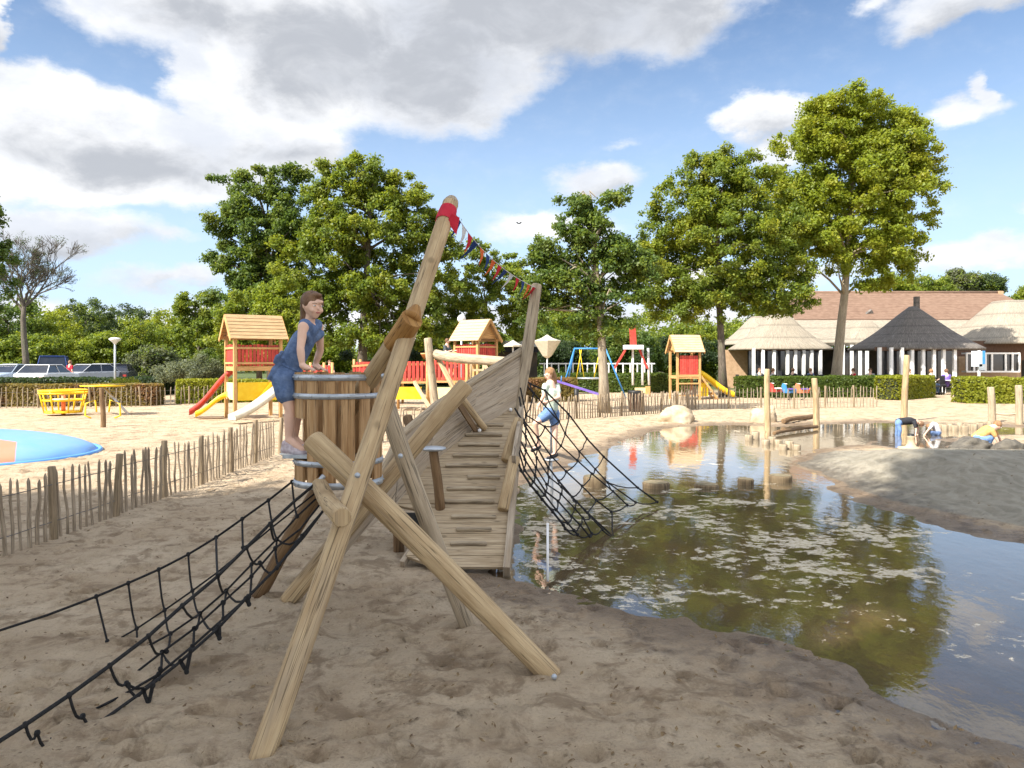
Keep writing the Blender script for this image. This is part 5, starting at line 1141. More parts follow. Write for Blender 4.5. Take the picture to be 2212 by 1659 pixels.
def sit_j(x, y, s, a, lean=0.0):
    f = Vector((math.sin(a), -math.cos(a), 0)); r = Vector((f.y*-1, f.x, 0))*-1; o = Vector((x, y, 0)); z = Vector((0, 0, 1)); J = {}
    J['pel'] = o+z*.50*s; J['chest'] = J['pel']+z*.33*s+f*(.02+lean)*s; J['neck'] = J['pel']+z*.52*s+f*(.03+lean*1.6)*s; J['head'] = J['neck']+z*.17*s+f*.03*s
    for q, k in (('L', 1), ('R', -1)):
        J['sh'+q] = J['neck']-z*.06*s+r*k*.17*s; J['el'+q] = J['sh'+q]-z*.25*s+f*.10*s+r*k*.04*s; J['ha'+q] = J['el'+q]+f*.22*s+z*.06*s-r*k*.05*s
        J['hip'+q] = J['pel']+r*k*.09*s-z*.01; J['kn'+q] = J['hip'+q]+f*.42*s; J['an'+q] = J['kn'+q]-z*.40*s+f*.03; J['toe'+q] = J['an'+q]+f*.16*s-z*.03*s
    return J, f
def stand_j(x, y, z0, s, a, stride=.0, arm=.1):
    f = Vector((math.sin(a), -math.cos(a), 0)); r = Vector((-f.y, f.x, 0)); o = Vector((x, y, z0)); z = Vector((0, 0, 1)); J = {}
    J['pel'] = o+z*.92*s; J['chest'] = o+z*1.22*s; J['neck'] = o+z*1.45*s; J['head'] = o+z*1.62*s+f*.02
    for q, k in (('L', 1), ('R', -1)):
        J['sh'+q] = o+z*1.40*s+r*k*.18*s; J['el'+q] = J['sh'+q]-z*.27*s+f*arm*s*.5*k+r*k*.04*s; J['ha'+q] = J['el'+q]-z*.22*s+f*(arm+.08)*s
        J['hip'+q] = o+z*.88*s+r*k*.09*s; J['kn'+q] = o+z*.49*s+r*k*.09*s+f*stride*k*.5*s; J['an'+q] = o+z*.08*s+r*k*.09*s+f*stride*k*s*.7; J['toe'+q] = J['an'+q]+f*.15*s-z*.04*s
    return J, f
guests = [(1640, 41.5, 'slate', 'jean', 'hair', 'guest in a slate top sitting under the pale pavilion, leftmost'), (1668, 41.2, 'fwhite', 'black', 'hairl', 'guest in a white top sitting at the pale pavilion'), (1712, 41.5, 'black', 'jean', 'hair', 'guest in black sitting in the middle of the pale pavilion front'),
          (1752, 41.2, 'denim', 'black', 'hairl', 'guest in blue sitting at the right end of the pale pavilion'), (1845, 41.0, 'fred', 'jean', 'hair', 'guest in red sitting between the big trunk and the dark pavilion'), (1880, 40.6, 'fwhite', 'jean', 'hair', 'guest in white sitting beside the first dark pavilion column'),
          (1962, 37.6, 'black', 'black', 'hair', 'guest in black sitting under the dark pavilion, left one'), (2010, 37.4, 'slate', 'jean', 'hairl', 'guest in slate sitting under the dark pavilion, middle one'), (2045, 37.6, 'purple', 'black', 'hair', 'guest in purple sitting under the dark pavilion, right one')]
for i, (vx, d, sh, lg, hr_, lab) in enumerate(guests):
    J, f = sit_j((vx-CXP)/FP*d, d, 1.0, rad((i*67) % 360)); figure(lab, J, 1.0, sh, lg, hr_, f, vox=.022, group='guests sitting on the restaurant terrace')
def table_proto():
    T = thing('terrace_table', 'x', 'table', (0, 0, 0), 'terrace tables'); mb = MB(); mb.box((0, 0, .73), (1.1, .8, .035)); part('tabletop', mb, M['white'], T, local=True, bevel=.01)
    mb = MB(); mb.tube([(0, 0, 0), (0, 0, .71)], .035, 8); mb.box((0, 0, .02), (.6, .08, .03)); mb.box((0, 0, .035), (.08, .6, .03)); part('pedestal', mb, M['dark_metal'], T, local=True); return T
def chair_proto():
    T = thing('terrace_chair', 'x', 'chair', (0, 0, 0), 'terrace chairs'); mb = MB(); mb.box((0, 0, .45), (.46, .46, .05)); part('seat', mb, M['black'], T, local=True)
    mb = MB(); mb.box((0, .23, .75), (.46, .04, .42)); part('backrest', mb, M['black'], T, local=True)
    for sx in (-1, 1):
        for sy in (-1, 1): mb = MB(); mb.tube([(sx*.2, sy*.2, 0), (sx*.19, sy*.2, .44)], .018, 6); part('leg', mb, M['dark_metal'], T, local=True)
    return T
tp_, cp_ = table_proto(), chair_proto()
tabs = [(1632, 40.9), (1690, 40.8), (1735, 40.7), (1780, 41.2), (1862, 40.3), (1935, 37.2), (1985, 36.9), (2060, 37.2)]
TW = ['at the left end of the pale pavilion', 'before the third white column', 'before the fifth white column', 'just left of the big pale trunk', 'just right of the big pale trunk', 'left under the dark pavilion', 'in the middle under the dark pavilion', 'right under the dark pavilion']
for i, (vx, d) in enumerate(tabs):
    o = tp_ if i == 0 else copy_tree(tp_); o.location = ((vx-CXP)/FP*d, d, 0); o.rotation_euler = (0, 0, i*.2); o['label'] = 'white terrace table '+TW[i]
    for k, (dx, dy, a) in enumerate(((-.75, .1, 1.6), (.75, -.1, -1.5))):
        c = cp_ if i == 0 and k == 0 else copy_tree(cp_); c.location = ((vx-CXP)/FP*d+dx, d+dy, 0); c.rotation_euler = (0, 0, a+i*.3); c['label'] = 'black terrace chair %s of the table %s' % (('left', 'right')[k], TW[i])
def parasol(label, vx, vtop, d, r, h, m, inv=False):
    b = G(vx, HOR+FP*EYE/d); T = thing('parasol', label, 'parasol', b); mb = MB(); zt = P(vx, vtop, d).z; mb.tube([(b.x, b.y, 0), (b.x, b.y, zt)], .035, 8); part('pole', mb, M['white'], T)
    mb = MB()
    if inv: mb.lathe((b.x, b.y, zt-.05), [(.06, -1.05), (.22, -.95), (r*.98, -.22), (r, -.18), (r*.45, -.06), (.02, .12)], 8, sm=False)
    else: mb.lathe((b.x, b.y, zt), [(r, -h), (r*.98, -h-.05), (r, -h+.02), (r*.5, -h*.42), (.03, .02)], 8, sm=False)
    part('canopy', mb, M[m], T)
parasol('cream inverted tulip shaped parasol behind the bow post', 1182, 726, 37, .68, .5, 'slidewhite', True)
parasol('small cream parasol beside the pale roofed tower', 1108, 736, 33, .42, .22, 'slidewhite')
# low service building and awning behind
T = thing('service_hut', 'low grey flat roofed hut with dark openings behind the bow post', 'hut', (1.2, 46, 0))
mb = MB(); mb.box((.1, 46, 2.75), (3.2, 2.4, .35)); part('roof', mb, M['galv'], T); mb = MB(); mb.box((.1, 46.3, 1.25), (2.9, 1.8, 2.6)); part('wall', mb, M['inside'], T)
mb = MB(); mb.box((.1, 44.9, 2.35), (3.0, .25, .22)); part('awning', mb, M['black'], T)
T = thing('white_railing', 'row of white posts and rail behind the swing and parasol', 'railing', (2, 44, 0))
for i in range(16): mb = MB(); mb.box((1.9+i*.42, 43.5, .85), (.07, .05, 1.5)); part('post', mb, M['white'], T)
mb = MB(); mb.box((5, 43.52, 1.55), (6.8, .04, .07)); part('rail', mb, M['white'], T)

# ================= playground pieces
def tubes(T, nm, segs, r, m): 
    for a, b in segs: mb = MB(); mb.tube([a, b], r, 8); part(nm, mb, M[m], T)
T = thing('nest_swing', 'blue tubular swing frame with a grey nest seat behind the slim tree', 'swing', G(1285, 862)); d = 31.5; q = lambda x, y, dd=0: P(x, y, d+dd)
tubes(T, 'leg', [(q(1151+.0+64, 842), q(1151+.0+90, 753)), (q(1155+70, 838, 1.4), q(1241, 753)), (q(1352, 860), q(1293+15, 753)), (q(1296, 842, 1.4), q(1308, 753))], .032, 'blue')
tubes(T, 'top_bar', [(q(1240, 753), q(1309, 753))], .035, 'blue')
tubes(T, 'chain', [(q(1252, 755), q(1262, 817)), (q(1256, 755), q(1245, 817)), (q(1296, 755), q(1283, 817)), (q(1299, 755), q(1300, 817))], .018, 'yellow')
mb = MB(); mb.lathe(q(1273, 818), [(.001, -.02), (.5, -.02), (.56, .02), (.5, .05), (.001, .01)], 20); part('nest_seat', mb, M['galv'], T)
T = thing('red_slide', 'tall narrow red and white slide standing before the dark trees', 'slide', G(1370, 850)); d = 38; q = lambda x, y, dd=0: P(x, y, d+dd)
mb = MB(); mb.beam(q(1327, 796), q(1353, 752), .26, .08); part('ladder', mb, M['red'], T)
mb = MB(); mb.box(q(1368, 750), (.95, .7, .22)); part('platform', mb, M['white'], T)
mb = MB(); mb.beam(q(1368, 745), q(1366, 702), .26, .3); part('chute', mb, M['red'], T)
tubes(T, 'leg', [(q(1367, 832), q(1367, 752)), (q(1402, 832), q(1400, 752)), (q(1388, 832), q(1388, 752))], .06, 'white')
mb = MB(); mb.beam(q(1380, 752), q(1398, 796), .24, .08); part('side_chute', mb, M['red'], T)
T = thing('see_saw', 'long purple see saw plank tilted behind the paling fence', 'see-saw', G(1250, 855)); mb = MB(); mb.beam(P(1200, 822, 29), P(1298, 853, 27), .16, .05); part('plank', mb, M['purple'], T)
mb = MB(); mb.tube([G(1245, 870)+Vector((0, 0, 0)), P(1245, 838, G(1245, 870).y)], .10, 8); part('pivot', mb, M['dark_metal'], T)
tubes(T, 'handle', [(P(1212, 826, 28.7), P(1213, 812, 28.7))], .02, 'blue')
T = thing('litter_bin', 'dark slatted litter bin standing at the paling fence', 'litter bin', G(1372, 890)); b = G(1372, 890)
mb = MB(); mb.lathe((b.x, b.y, 0), [(.001, .0), (.19, .0), (.23, .60), (.26, .68), (.24, .72), (.001, .70)], 18); part('drum', mb, M['dark_metal'], T)
mb = MB()
for k in range(18): a = k/18*6.283; mb.beam((b.x+.205*math.cos(a), b.y+.205*math.sin(a), .03), (b.x+.245*math.cos(a), b.y+.245*math.sin(a), .62), .03, .015)
part('slats', mb, M['brownwood'], T)
T = thing('play_board', 'small orange and cream play board on posts behind the litter bin', 'play board', G(1392, 858)); q = lambda x, y: P(x, y, G(1392, 858).y)
mb = MB(); mb.box(q(1384, 843), (.55, .05, .24)); part('cream_board', mb, M['cream'], T); mb = MB(); mb.box(q(1399, 843)+Vector((0, -.03, 0)), (.22, .05, .38)); part('orange_board', mb, M['orangecl'], T); tubes(T, 'post', [(q(1378, 858), q(1378, 838)), (q(1404, 858), q(1404, 838))], .03, 'log')
def spring_toy(label, vx, vy, c1, c2):
    b = G(vx, vy+15); T = thing('spring_rider', label, 'spring rider', b); z = Vector((0, 0, 1)); mb = MB()
    mb.tube([b+z*(i*.016)+Vector((math.cos(i*.9)*.09, math.sin(i*.9)*.09, 0)) for i in range(22)], .014, 5); part('spring', mb, M['dark_metal'], T)
    mb = MB(); mb.plate([b+z*.32+Vector(p)*.8 for p in ((-.34, 0, 0), (.30, 0, 0), (.38, 0, .28), (.16, 0, .16), (0, 0, .12), (-.16, 0, .22), (-.22, 0, .5), (-.38, 0, .52), (-.44, 0, .34))], .08, (0, 1, 0)); part('figure_board', mb, M[c1], T, bevel=.01)
    mb = MB(); mb.box(b+z*.50+Vector((.05, 0, 0)), (.3, .28, .05)); part('seat', mb, M[c2], T); mb = MB(); mb.tube([b+z*.72+Vector((-.2, -.2, 0)), b+z*.72+Vector((-.2, .2, 0))], .018, 6); part('handle', mb, M['white'], T)
spring_toy('red spring rider behind the fence by the second boulder', 1678, 848, 'red', 'white'); spring_toy('blue spring rider behind the fence before the dark hedge', 1706, 850, 'blue', 'purple'); spring_toy('orange red spring rider right of the blue one', 1735, 850, 'orangepvc', 'purple')
# carousels at the left
T = thing('carousel', 'yellow ring shaped roundabout with railings on the sand at the left', 'roundabout', G(137, 897)); b = G(137, 897); R0 = 46/FP*b.y
for z, r in ((.78, R0), (.70, R0*.99), (.48, R0*.86)): mb = MB(); n = 28; mb.tube([b+Vector((math.cos(6.2832*i/n)*r, math.sin(6.2832*i/n)*r, z)) for i in range(n+1)], .028, 8, cap=False); part('ring', mb, M['yellow'], T)
for i in range(8): a = i*.785; mb = MB(); mb.tube([b+Vector((math.cos(a)*R0, math.sin(a)*R0, .78)), b+Vector((math.cos(a)*R0*.78, math.sin(a)*R0*.78, .10))], .024, 7); part('upright', mb, M['yellow'], T)
mb = MB(); mb.lathe(b, [(.001, .08), (R0*.78, .08), (R0*.78, .14), (.001, .14)], 28); part('floor_disc', mb, M['yellow'], T); mb = MB(); mb.tube([b, b+Vector((0, 0, .62))], .06, 10); part('axle', mb, M['orangepvc'], T); mb = MB(); mb.lathe(b+Vector((0, 0, .48)), [(.001, 0), (R0*.45, 0), (R0*.45, .04), (.001, .04)], 20); part('seat_plate', mb, M['cream'], T)
T = thing('spinning_disc', 'thin pale yellow standing disc on a pole with looped seats behind the short post', 'spinner', G(222, 899)); b = G(222, 905)
mb = MB(); mb.lathe(P(222, 833, b.y+1.5), [(.001, -.02), (.62, -.02), (.64, .01), (.001, .03)], 24); part('top_disc', mb, M['yellow'], T)
tubes(T, 'pole', [(Vector((b.x, b.y+1.5, 0)), P(222, 834, b.y+1.5))], .04, 'galv')
for sx in (-1, 1): mb = MB(); mb.tube([b+Vector((sx*.35, 0, .03)), b+Vector((sx*.52, 0, .1)), b+Vector((sx*.50, 0, .45)), b+Vector((sx*.22, 0, .55)), b+Vector((sx*.18, 0, .2))], .025, 8); part('seat_loop', mb, M['yellow'], T)
def post(label, base, top, r, m='log', r2=None, grp=None, nm='wooden_post'):
    mb = MB(); mb.log(Vector(base)-Vector((0, 0, .15)), top, r, r2 or r*.85, seg=12, n=6, bend=.02); return solo(nm, mb, M[m], label, 'post', grp)
b = G(222, 923); post('short thick brown post standing on the sand at the left', b, P(219, 838, b.y), .065, 'log_dark')
# lamp
b = G(249, 828); T = thing('street_lamp', 'slender grey lamp post with a white mushroom head by the car park', 'street lamp', (b.x*0+P(249, 800, 36).x, 36, 0)); q = lambda y: P(248.5, y, 36)
mb = MB(); mb.tube([(q(760).x, 36, 0), q(742)], [.06, .045], 10); part('pole', mb, M['galv'], T); mb = MB(); mb.lathe(q(735), [(.05, -.20), (.12, -.10), (.26, .02), (.28, .07), (.18, .12), (.001, .14)], 20); part('lamp_shade', mb, M['white'], T)
b = P(997, 700, 30); T = thing('globe_lamp', 'white globe lamp beside the pale tower roof', 'lamp', (b.x, 30, 0)); mb = MB(); mb.tube([(b.x, 30, 0), (b.x, 30, 3.3)], .04, 8); part('pole', mb, M['galv'], T); mb = MB(); mb.ell(P(997, 689, 30), .17, 14, 9); part('globe', mb, M['white'], T)
# bouncing pillow
def pillow():
    c = Vector((-11.0, 13.35, 0)); T = thing('bouncing_pillow', 'low inflated blue jumping pillow with orange middle stripe', 'jumping pillow', (c.x, c.y, 0)); R0 = 3.3; H = .47
    top, low = MB(), MB(); n = 46; mM = 30; P_ = []
    for i in range(n+1):
        u = -1+2*i/n; lim = math.sqrt(max(0, 1-u*u))
        for j in range(mM+1):
            y = (-1+2*j/mM)*lim; rr = min(1, math.hypot(u, y)); P_.append((u, y, Vector((c.x+u*R0, c.y+y*R0*.72, -.03+H*math.sqrt(max(0, 1-rr**2.4))))))
    top.v = [q[2] for q in P_]; low.v = [q[2] for q in P_]
    for i in range(n):
        for j in range(mM):
            a = i*(mM+1)+j; u, y = P_[a][0], P_[a][1]; top.face((a, a+mM+1, a+mM+2, a+1), None, True)
    part('dome', top, M['pillow'], T)
    mb = MB(); mb.tube([Vector((c.x+R0*1.01*math.cos(a*.1257), c.y+R0*.73*math.sin(a*.1257), .01)) for a in range(51)], .045, 6, cap=False); part('edge_roll', mb, M['bluepvc'], T)
pillow()
# posts round the pond
post('tall pale post standing in the far corner of the pond', G(1657, 946, -.12), P(1657, 797, G(1657, 946, -.12).y), .075)
b = G(1764, 920); post('pale post beside the low log wall', b, P(1759, 817, b.y), .085)
b = G(1951, 910); post('tall leaning pale post behind the paddling children', b, P(1959, 767, b.y), .09)
b = G(2144, 913); post('pale post at the right holding the low chain', b, P(2140, 836, b.y), .10, 'log_grey')
b2 = G(2202, 915); post('pale post at the far right holding the low chain', b2, P(2200, 832, b2.y), .10, 'log_grey')
mb = MB(); a_, c_ = b+Vector((0, 0, .28)), b2+Vector((0, 0, .28)); mb.tube([a_.lerp(c_, i/8)-Vector((0, 0, .04*math.sin(i/8*math.pi))) for i in range(9)], .03, 8); solo('low_rail', mb, M['log_grey'], 'low round rail between the two posts at the right', 'rail')
# boulders
def boulder(label, vx, vy, w, h, m='stone', seed=1, cat='boulder', z0=None):
    b = G(vx, vy+h/2); sc = b.y/FP; me = bpy.data.meshes.new('boulder'); bm = bmesh.new(); bmesh.ops.create_icosphere(bm, subdivisions=4, radius=1); g = random.Random(seed)
    cuts = [(Vector((g.gauss(0, 1), g.gauss(0, 1), g.gauss(0, .8))).normalized(), g.uniform(.62, .9)) for _ in range(9)]
    for v in bm.verts:
        for n, dd in cuts:
            k = v.co.dot(n)-dd
            if k > 0: v.co -= n*k*.85
        f = 1+float(fbm(np.array([v.co.x*2.2+seed]), np.array([v.co.y*2.2+v.co.z*3]), 5, seed)[0])*.6; v.co *= f
        v.co = Vector((v.co.x*w*sc*.56, v.co.y*w*sc*.42, max(-.25, v.co.z)*h*sc*.98+.0))
    bm.to_mesh(me); bm.free(); me.polygons.foreach_set('use_smooth', np.ones(len(me.polygons), bool)); o = solo('boulder', me, M[m], label, cat); o.location = (b.x, b.y+w*sc*.2, (hz(b.x, b.y) if z0 is None else z0)-.03); return o
boulder('large sandy boulder on the bank at the near end of the fence', 1466, 893, 78, 36, seed=2)
boulder('smaller rounded boulder in front of the fence by the tall pond post', 1655, 890, 64, 42, seed=5)
boulder('dark stone heap on the concrete mound beside the crouching child', 2104, 980, 100, 27, 'dstone', 9, 'heap', .20)
boulder('low brown heap right of the crouching child', 2185, 985, 70, 26, 'dstone', 4, 'heap', .20)
mb = MB(); g = random.Random(3)
for k in range(9): p = P(2150+g.uniform(0, 60), 972+g.uniform(-6, 6), 13.0+g.uniform(-.3, .3)); mb.tube([p, p+Vector((g.uniform(-.3, .3), g.uniform(-.2, .2), g.uniform(.0, .14)))], .008, 5)
o = solo('twigs', mb, M['log_dark'], 'loose dark twigs lying on the brown heap by the child', 'twigs'); o['kind'] = 'stuff'
# stumps
def stump(label, vx, vy, w, h, m='stump', grp=None):
    b = G(vx, vy, WL); r = w/2/FP*b.y; hh = h/FP*b.y; T = thing('log_stump', label, 'stump', (b.x, b.y, WL-.15), grp); mb = MB(); mb.tube([(b.x, b.y, WL-.3), (b.x, b.y, WL+hh*.5), (b.x, b.y, WL+hh-.02), (b.x, b.y, WL+hh)], [r*1.02, r, r, r*.93], 18, wob=.03); part('trunk', mb, M[m], T)
    mb = MB(); mb.lathe((b.x, b.y, WL+hh), [(r*.90, .002), (r*.6, .006), (.001, .004)], 18); part('top', mb, M['stumptop'], T)
SG = 'log stumps standing in the pond'
stump('stepping stump standing behind the rope net', 1285, 1050, 50, 22, 'stump', SG); stump('wide flat stepping stump, first in the row across the pond', 1417, 1052, 58, 11, 'stump', SG); stump('low dark stepping stump, second in the row across the pond', 1526, 1052, 52, 7, 'stump', SG)
stump('narrow stepping stump, third in the row across the pond', 1611, 1046, 34, 12, 'stump', SG); stump('tall broad stepping stump, last in the row across the pond', 1686, 1040, 48, 14, 'stump', SG)
PG = 'pale log piles along the far shore'
g = random.Random(8); cl = [('first pale log cluster before the tall post', 1625, 951, 2, 19), ('second pale log cluster right of the tall post', 1668, 960, 3, 19), ('third pale log cluster farther into the pond', 1706, 971, 3, 20), ('pale log cluster behind the blue and white clad children', 2052, 930, 7, 15), ('pale log cluster right of the children', 2098, 928, 4, 17), ('lone pale log by the far posts', 2142, 926, 2, 12)]
for lab, vx, vy, n, w in cl:
    for k in range(n):
        x = vx+(k-(n-1)/2)*w*.72; stump('%s, log %s' % (lab, ('at its left end', 'second from its left', 'third from its left', 'fourth from its left', 'fifth from its left', 'sixth from its left', 'at its right end')[k if k < n-1 or k == 0 else 6]), x, vy-(k % 2)*2, w*.9, 13+g.uniform(-3, 4), 'log_grey', PG)
# low dark log edging
mb = MB(); mb.log(G(1692, 915, -.02)+Vector((0, 0, .06)), G(1764, 903, -.02)+Vector((0, 0, .08)), .07, .06, n=8, bend=.02); solo('edge_log', mb, M['log_dark'], 'dark log edging lying along the far shore of the pond', 'log')
mb = MB(); mb.log(G(1672, 938, -.02)+Vector((0, 0, .02)), G(1765, 924, -.02)+Vector((0, 0, .03)), .045, .045, n=8, bend=.02); solo('edge_log', mb, M['log_dark'], 'thin dark log lying in the shallow water below the pale post', 'log')
# sign, bollard, pump post
b = G(2115, 866); T = thing('notice_sign', 'tall pale post with blue and white notice boards right of the path', 'sign', b); q = lambda x, y, dy=0: P(x, y, b.y+dy)
mb = MB(); mb.tube([b, q(2115, 757)], .055, 10); part('post', mb, M['white'], T); mb = MB(); mb.box(q(2110, 775, -.09), (.44, .05, .66)); part('board', mb, mat('pale_blue_board', (.55, .62, .68), (.62, .68, .74), 6, .4), T); mb = MB(); mb.box(q(2125, 772, -.10), (.10, .05, .56)); part('board', mb, M['blue'], T)
mb = MB(); mb.box(q(2121, 793, -.09), (.26, .05, .26)); part('small_plate', mb, M['galv'], T)
b = G(2079, 866); T = thing('bollard', 'square pink grey stone bollard at the hedge corner', 'bollard', b); mb = MB(); mb.box(b+Vector((0, 0, .26)), (.30, .30, .60)); part('block', mb, M['stone'], T, bevel=.02); mb = MB(); mb.box(b+Vector((.24, 0, .26)), (.10, .12, .56)); part('timber', mb, M['brownwood'], T)
b = G(1968, 972, -.03); T = thing('pump_post', 'short pink stone water post on a round foot before the children', 'water post', b); k_ = b.y/FP; mb = MB(); mb.lathe(b, [(.001, 0), (26*k_, 0), (26*k_, .05), (11*k_, .07), (8.5*k_, .12), (8*k_, 28*k_), (9*k_, 30*k_), (.001, 31*k_)], 16); part('pillar', mb, M['stone'], T); mb = MB(); mb.lathe(b+Vector((0, 0, 30*k_)), [(.001, .05), (6*k_, .04), (7*k_, 0)], 12); part('cap', mb, M['dark_metal'], T)

# ================= cars in the car park
def car(label, x, y, rz, col, kind='hatch', grp='cars parked behind the dark hedge'):
    T = thing('parked_car', label, 'car', (x, y, 0), grp, rz); L, Wd = (4.1, 1.72); hb, hr_ = (1.04, 1.50)
    if kind == 'van': L, Wd, hb, hr_ = 4.7, 1.9, 1.15, 2.05
    paint = mat('car_paint', col, tuple(c*.95 for c in col), 2, .25, spec=.6); mb = MB()
    side = [(-L/2, .32), (-L/2, .62), (-L/2+.06, hb-.1), (-L/2+.9, hb), (L/2-.5, hb+.02), (L/2-.06, hb-.05), (L/2, .6), (L/2-.03, .32)]
    if kind == 'van': side = [(-L/2, .34), (-L/2, .7), (-L/2+.1, hb-.12), (-L/2+.75, hb), (L/2-.12, hb+.02), (L/2-.05, hb), (L/2, .6), (L/2, .34)]
    for sec, nm, m, ins in ((side, 'body', paint, 0),):
        n = len(sec); b = 0
        for yy, f in ((-Wd/2, .94), (-Wd/2+.08, 1), (Wd/2-.08, 1), (Wd/2, .94)):
            for (px, pz) in sec: mb.v.append(Vector((px*f+(1-f)*0, yy, .32+(pz-.32)*(f if f < 1 else 1))))
        for r in range(3):
            for i in range(n): j = (i+1) % n; mb.face((r*n+i, r*n+j, (r+1)*n+j, (r+1)*n+i))
        mb.face(range(n)[::-1]); mb.face([3*n+i for i in range(n)])
    part('body', mb, paint, T, local=True, bevel=.03)
    f0, f1, r1, r0 = (-L/2+1.0, -L/2+1.75, L/2-.95, L/2-.35) if kind != 'van' else (-L/2+.7, -L/2+1.25, L/2-.35, L/2-.12)
    w0, w1 = Wd/2-.06, Wd/2-.24; mb = MB(); mb.hexa([(f0, -w0, hb-.02), (r0, -w0, hb-.02), (r0, w0, hb-.02), (f0, w0, hb-.02), (f1, -w1, hr_-.04), (r1, -w1, hr_-.04), (r1, w1, hr_-.04), (f1, w1, hr_-.04)]); part('windows', mb, M['glass'], T, local=True, bevel=.04)
    mb = MB(); mb.box(((f1+r1)/2, 0, hr_-.015), (r1-f1+.1, 2*w1+.06, .05))
    for sx, sy in ((f0, -1), (f0, 1), (r0, -1), (r0, 1), ((f0+r0)/2, -1), ((f0+r0)/2, 1)):
        tx = f1 if sx == f0 else r1 if sx == r0 else (f1+r1)/2; mb.beam((sx, sy*w0, hb-.02), (tx, sy*(w1+.015), hr_-.02), .045, .04)
    part('roof', mb, paint, T, local=True, bevel=.02)
    for sx in (-L/2+.75, L/2-.75):
        for sy in (-1, 1):
            mb = MB(); mb.tube([(sx, sy*(Wd/2-.2), .32), (sx, sy*(Wd/2+.005), .32)], .32, 18); w_ = part('wheel', mb, M['black'], T, local=True); mb = MB(); mb.tube([(sx, sy*(Wd/2), .32), (sx, sy*(Wd/2+.015), .32)], .18, 12); part('rim', mb, M['galv'], w_, local=True)
    for sy in (-1, 1):
        mb = MB(); mb.box((-L/2+.02, sy*(Wd/2-.25), .66), (.06, .3, .13)); part('headlight', mb, M['white'], T, local=True); mb = MB(); mb.box((L/2-.02, sy*(Wd/2-.18), .74), (.06, .2, .16)); part('tail_light', mb, M['red'], T, local=True)
    return T
def pc(vx, d): return (vx-CXP)/FP*d
cars = [('silver blue car at the left edge behind the dark hedge', 22, 44, rad(90), (.35, .42, .50), 'hatch'), ('white hatchback with its rear window towards the playground', 103, 42.5, rad(-84), (.75, .75, .75), 'hatch'), ('dark blue van parked behind the white hatchback', 118, 52, rad(-62), (.03, .07, .28), 'van'),
        ('silver estate car right of the red dressed person', 190, 47, rad(70), (.45, .46, .48), 'hatch'), ('black car parked beside the lamp pole', 257, 50, rad(-72), (.03, .03, .035), 'hatch'), ('grey car in the second row left of the bare trunk', 30, 56, rad(80), (.25, .26, .28), 'hatch'), ('white van seen behind the bare trunk', 66, 60, rad(75), (.55, .55, .56), 'van'), ('silver car at the far right of the parked row', 222, 58, rad(80), (.4, .41, .43), 'hatch')]
for l, vx, d, r, c, kd in cars: car(l, pc(vx, d), d, r, c, kd)
mb = MB(); mb.v = [Vector(p) for p in ((-70, 40.2, .012), (-14, 40.2, .012), (-14, 72, .012), (-70, 72, .012))]; mb.face((0, 1, 2, 3)); o = part('car_park', mb, M['asphalt']); o['kind'] = 'structure'; o['label'] = 'grey asphalt of the car park'
J, f = stand_j(pc(151, 44), 44, 0, 1.0, rad(160)); figure('person in a red top standing between the white and the silver car', J, 1.0, 'fred', 'jean', 'hairl', f, vox=.02)
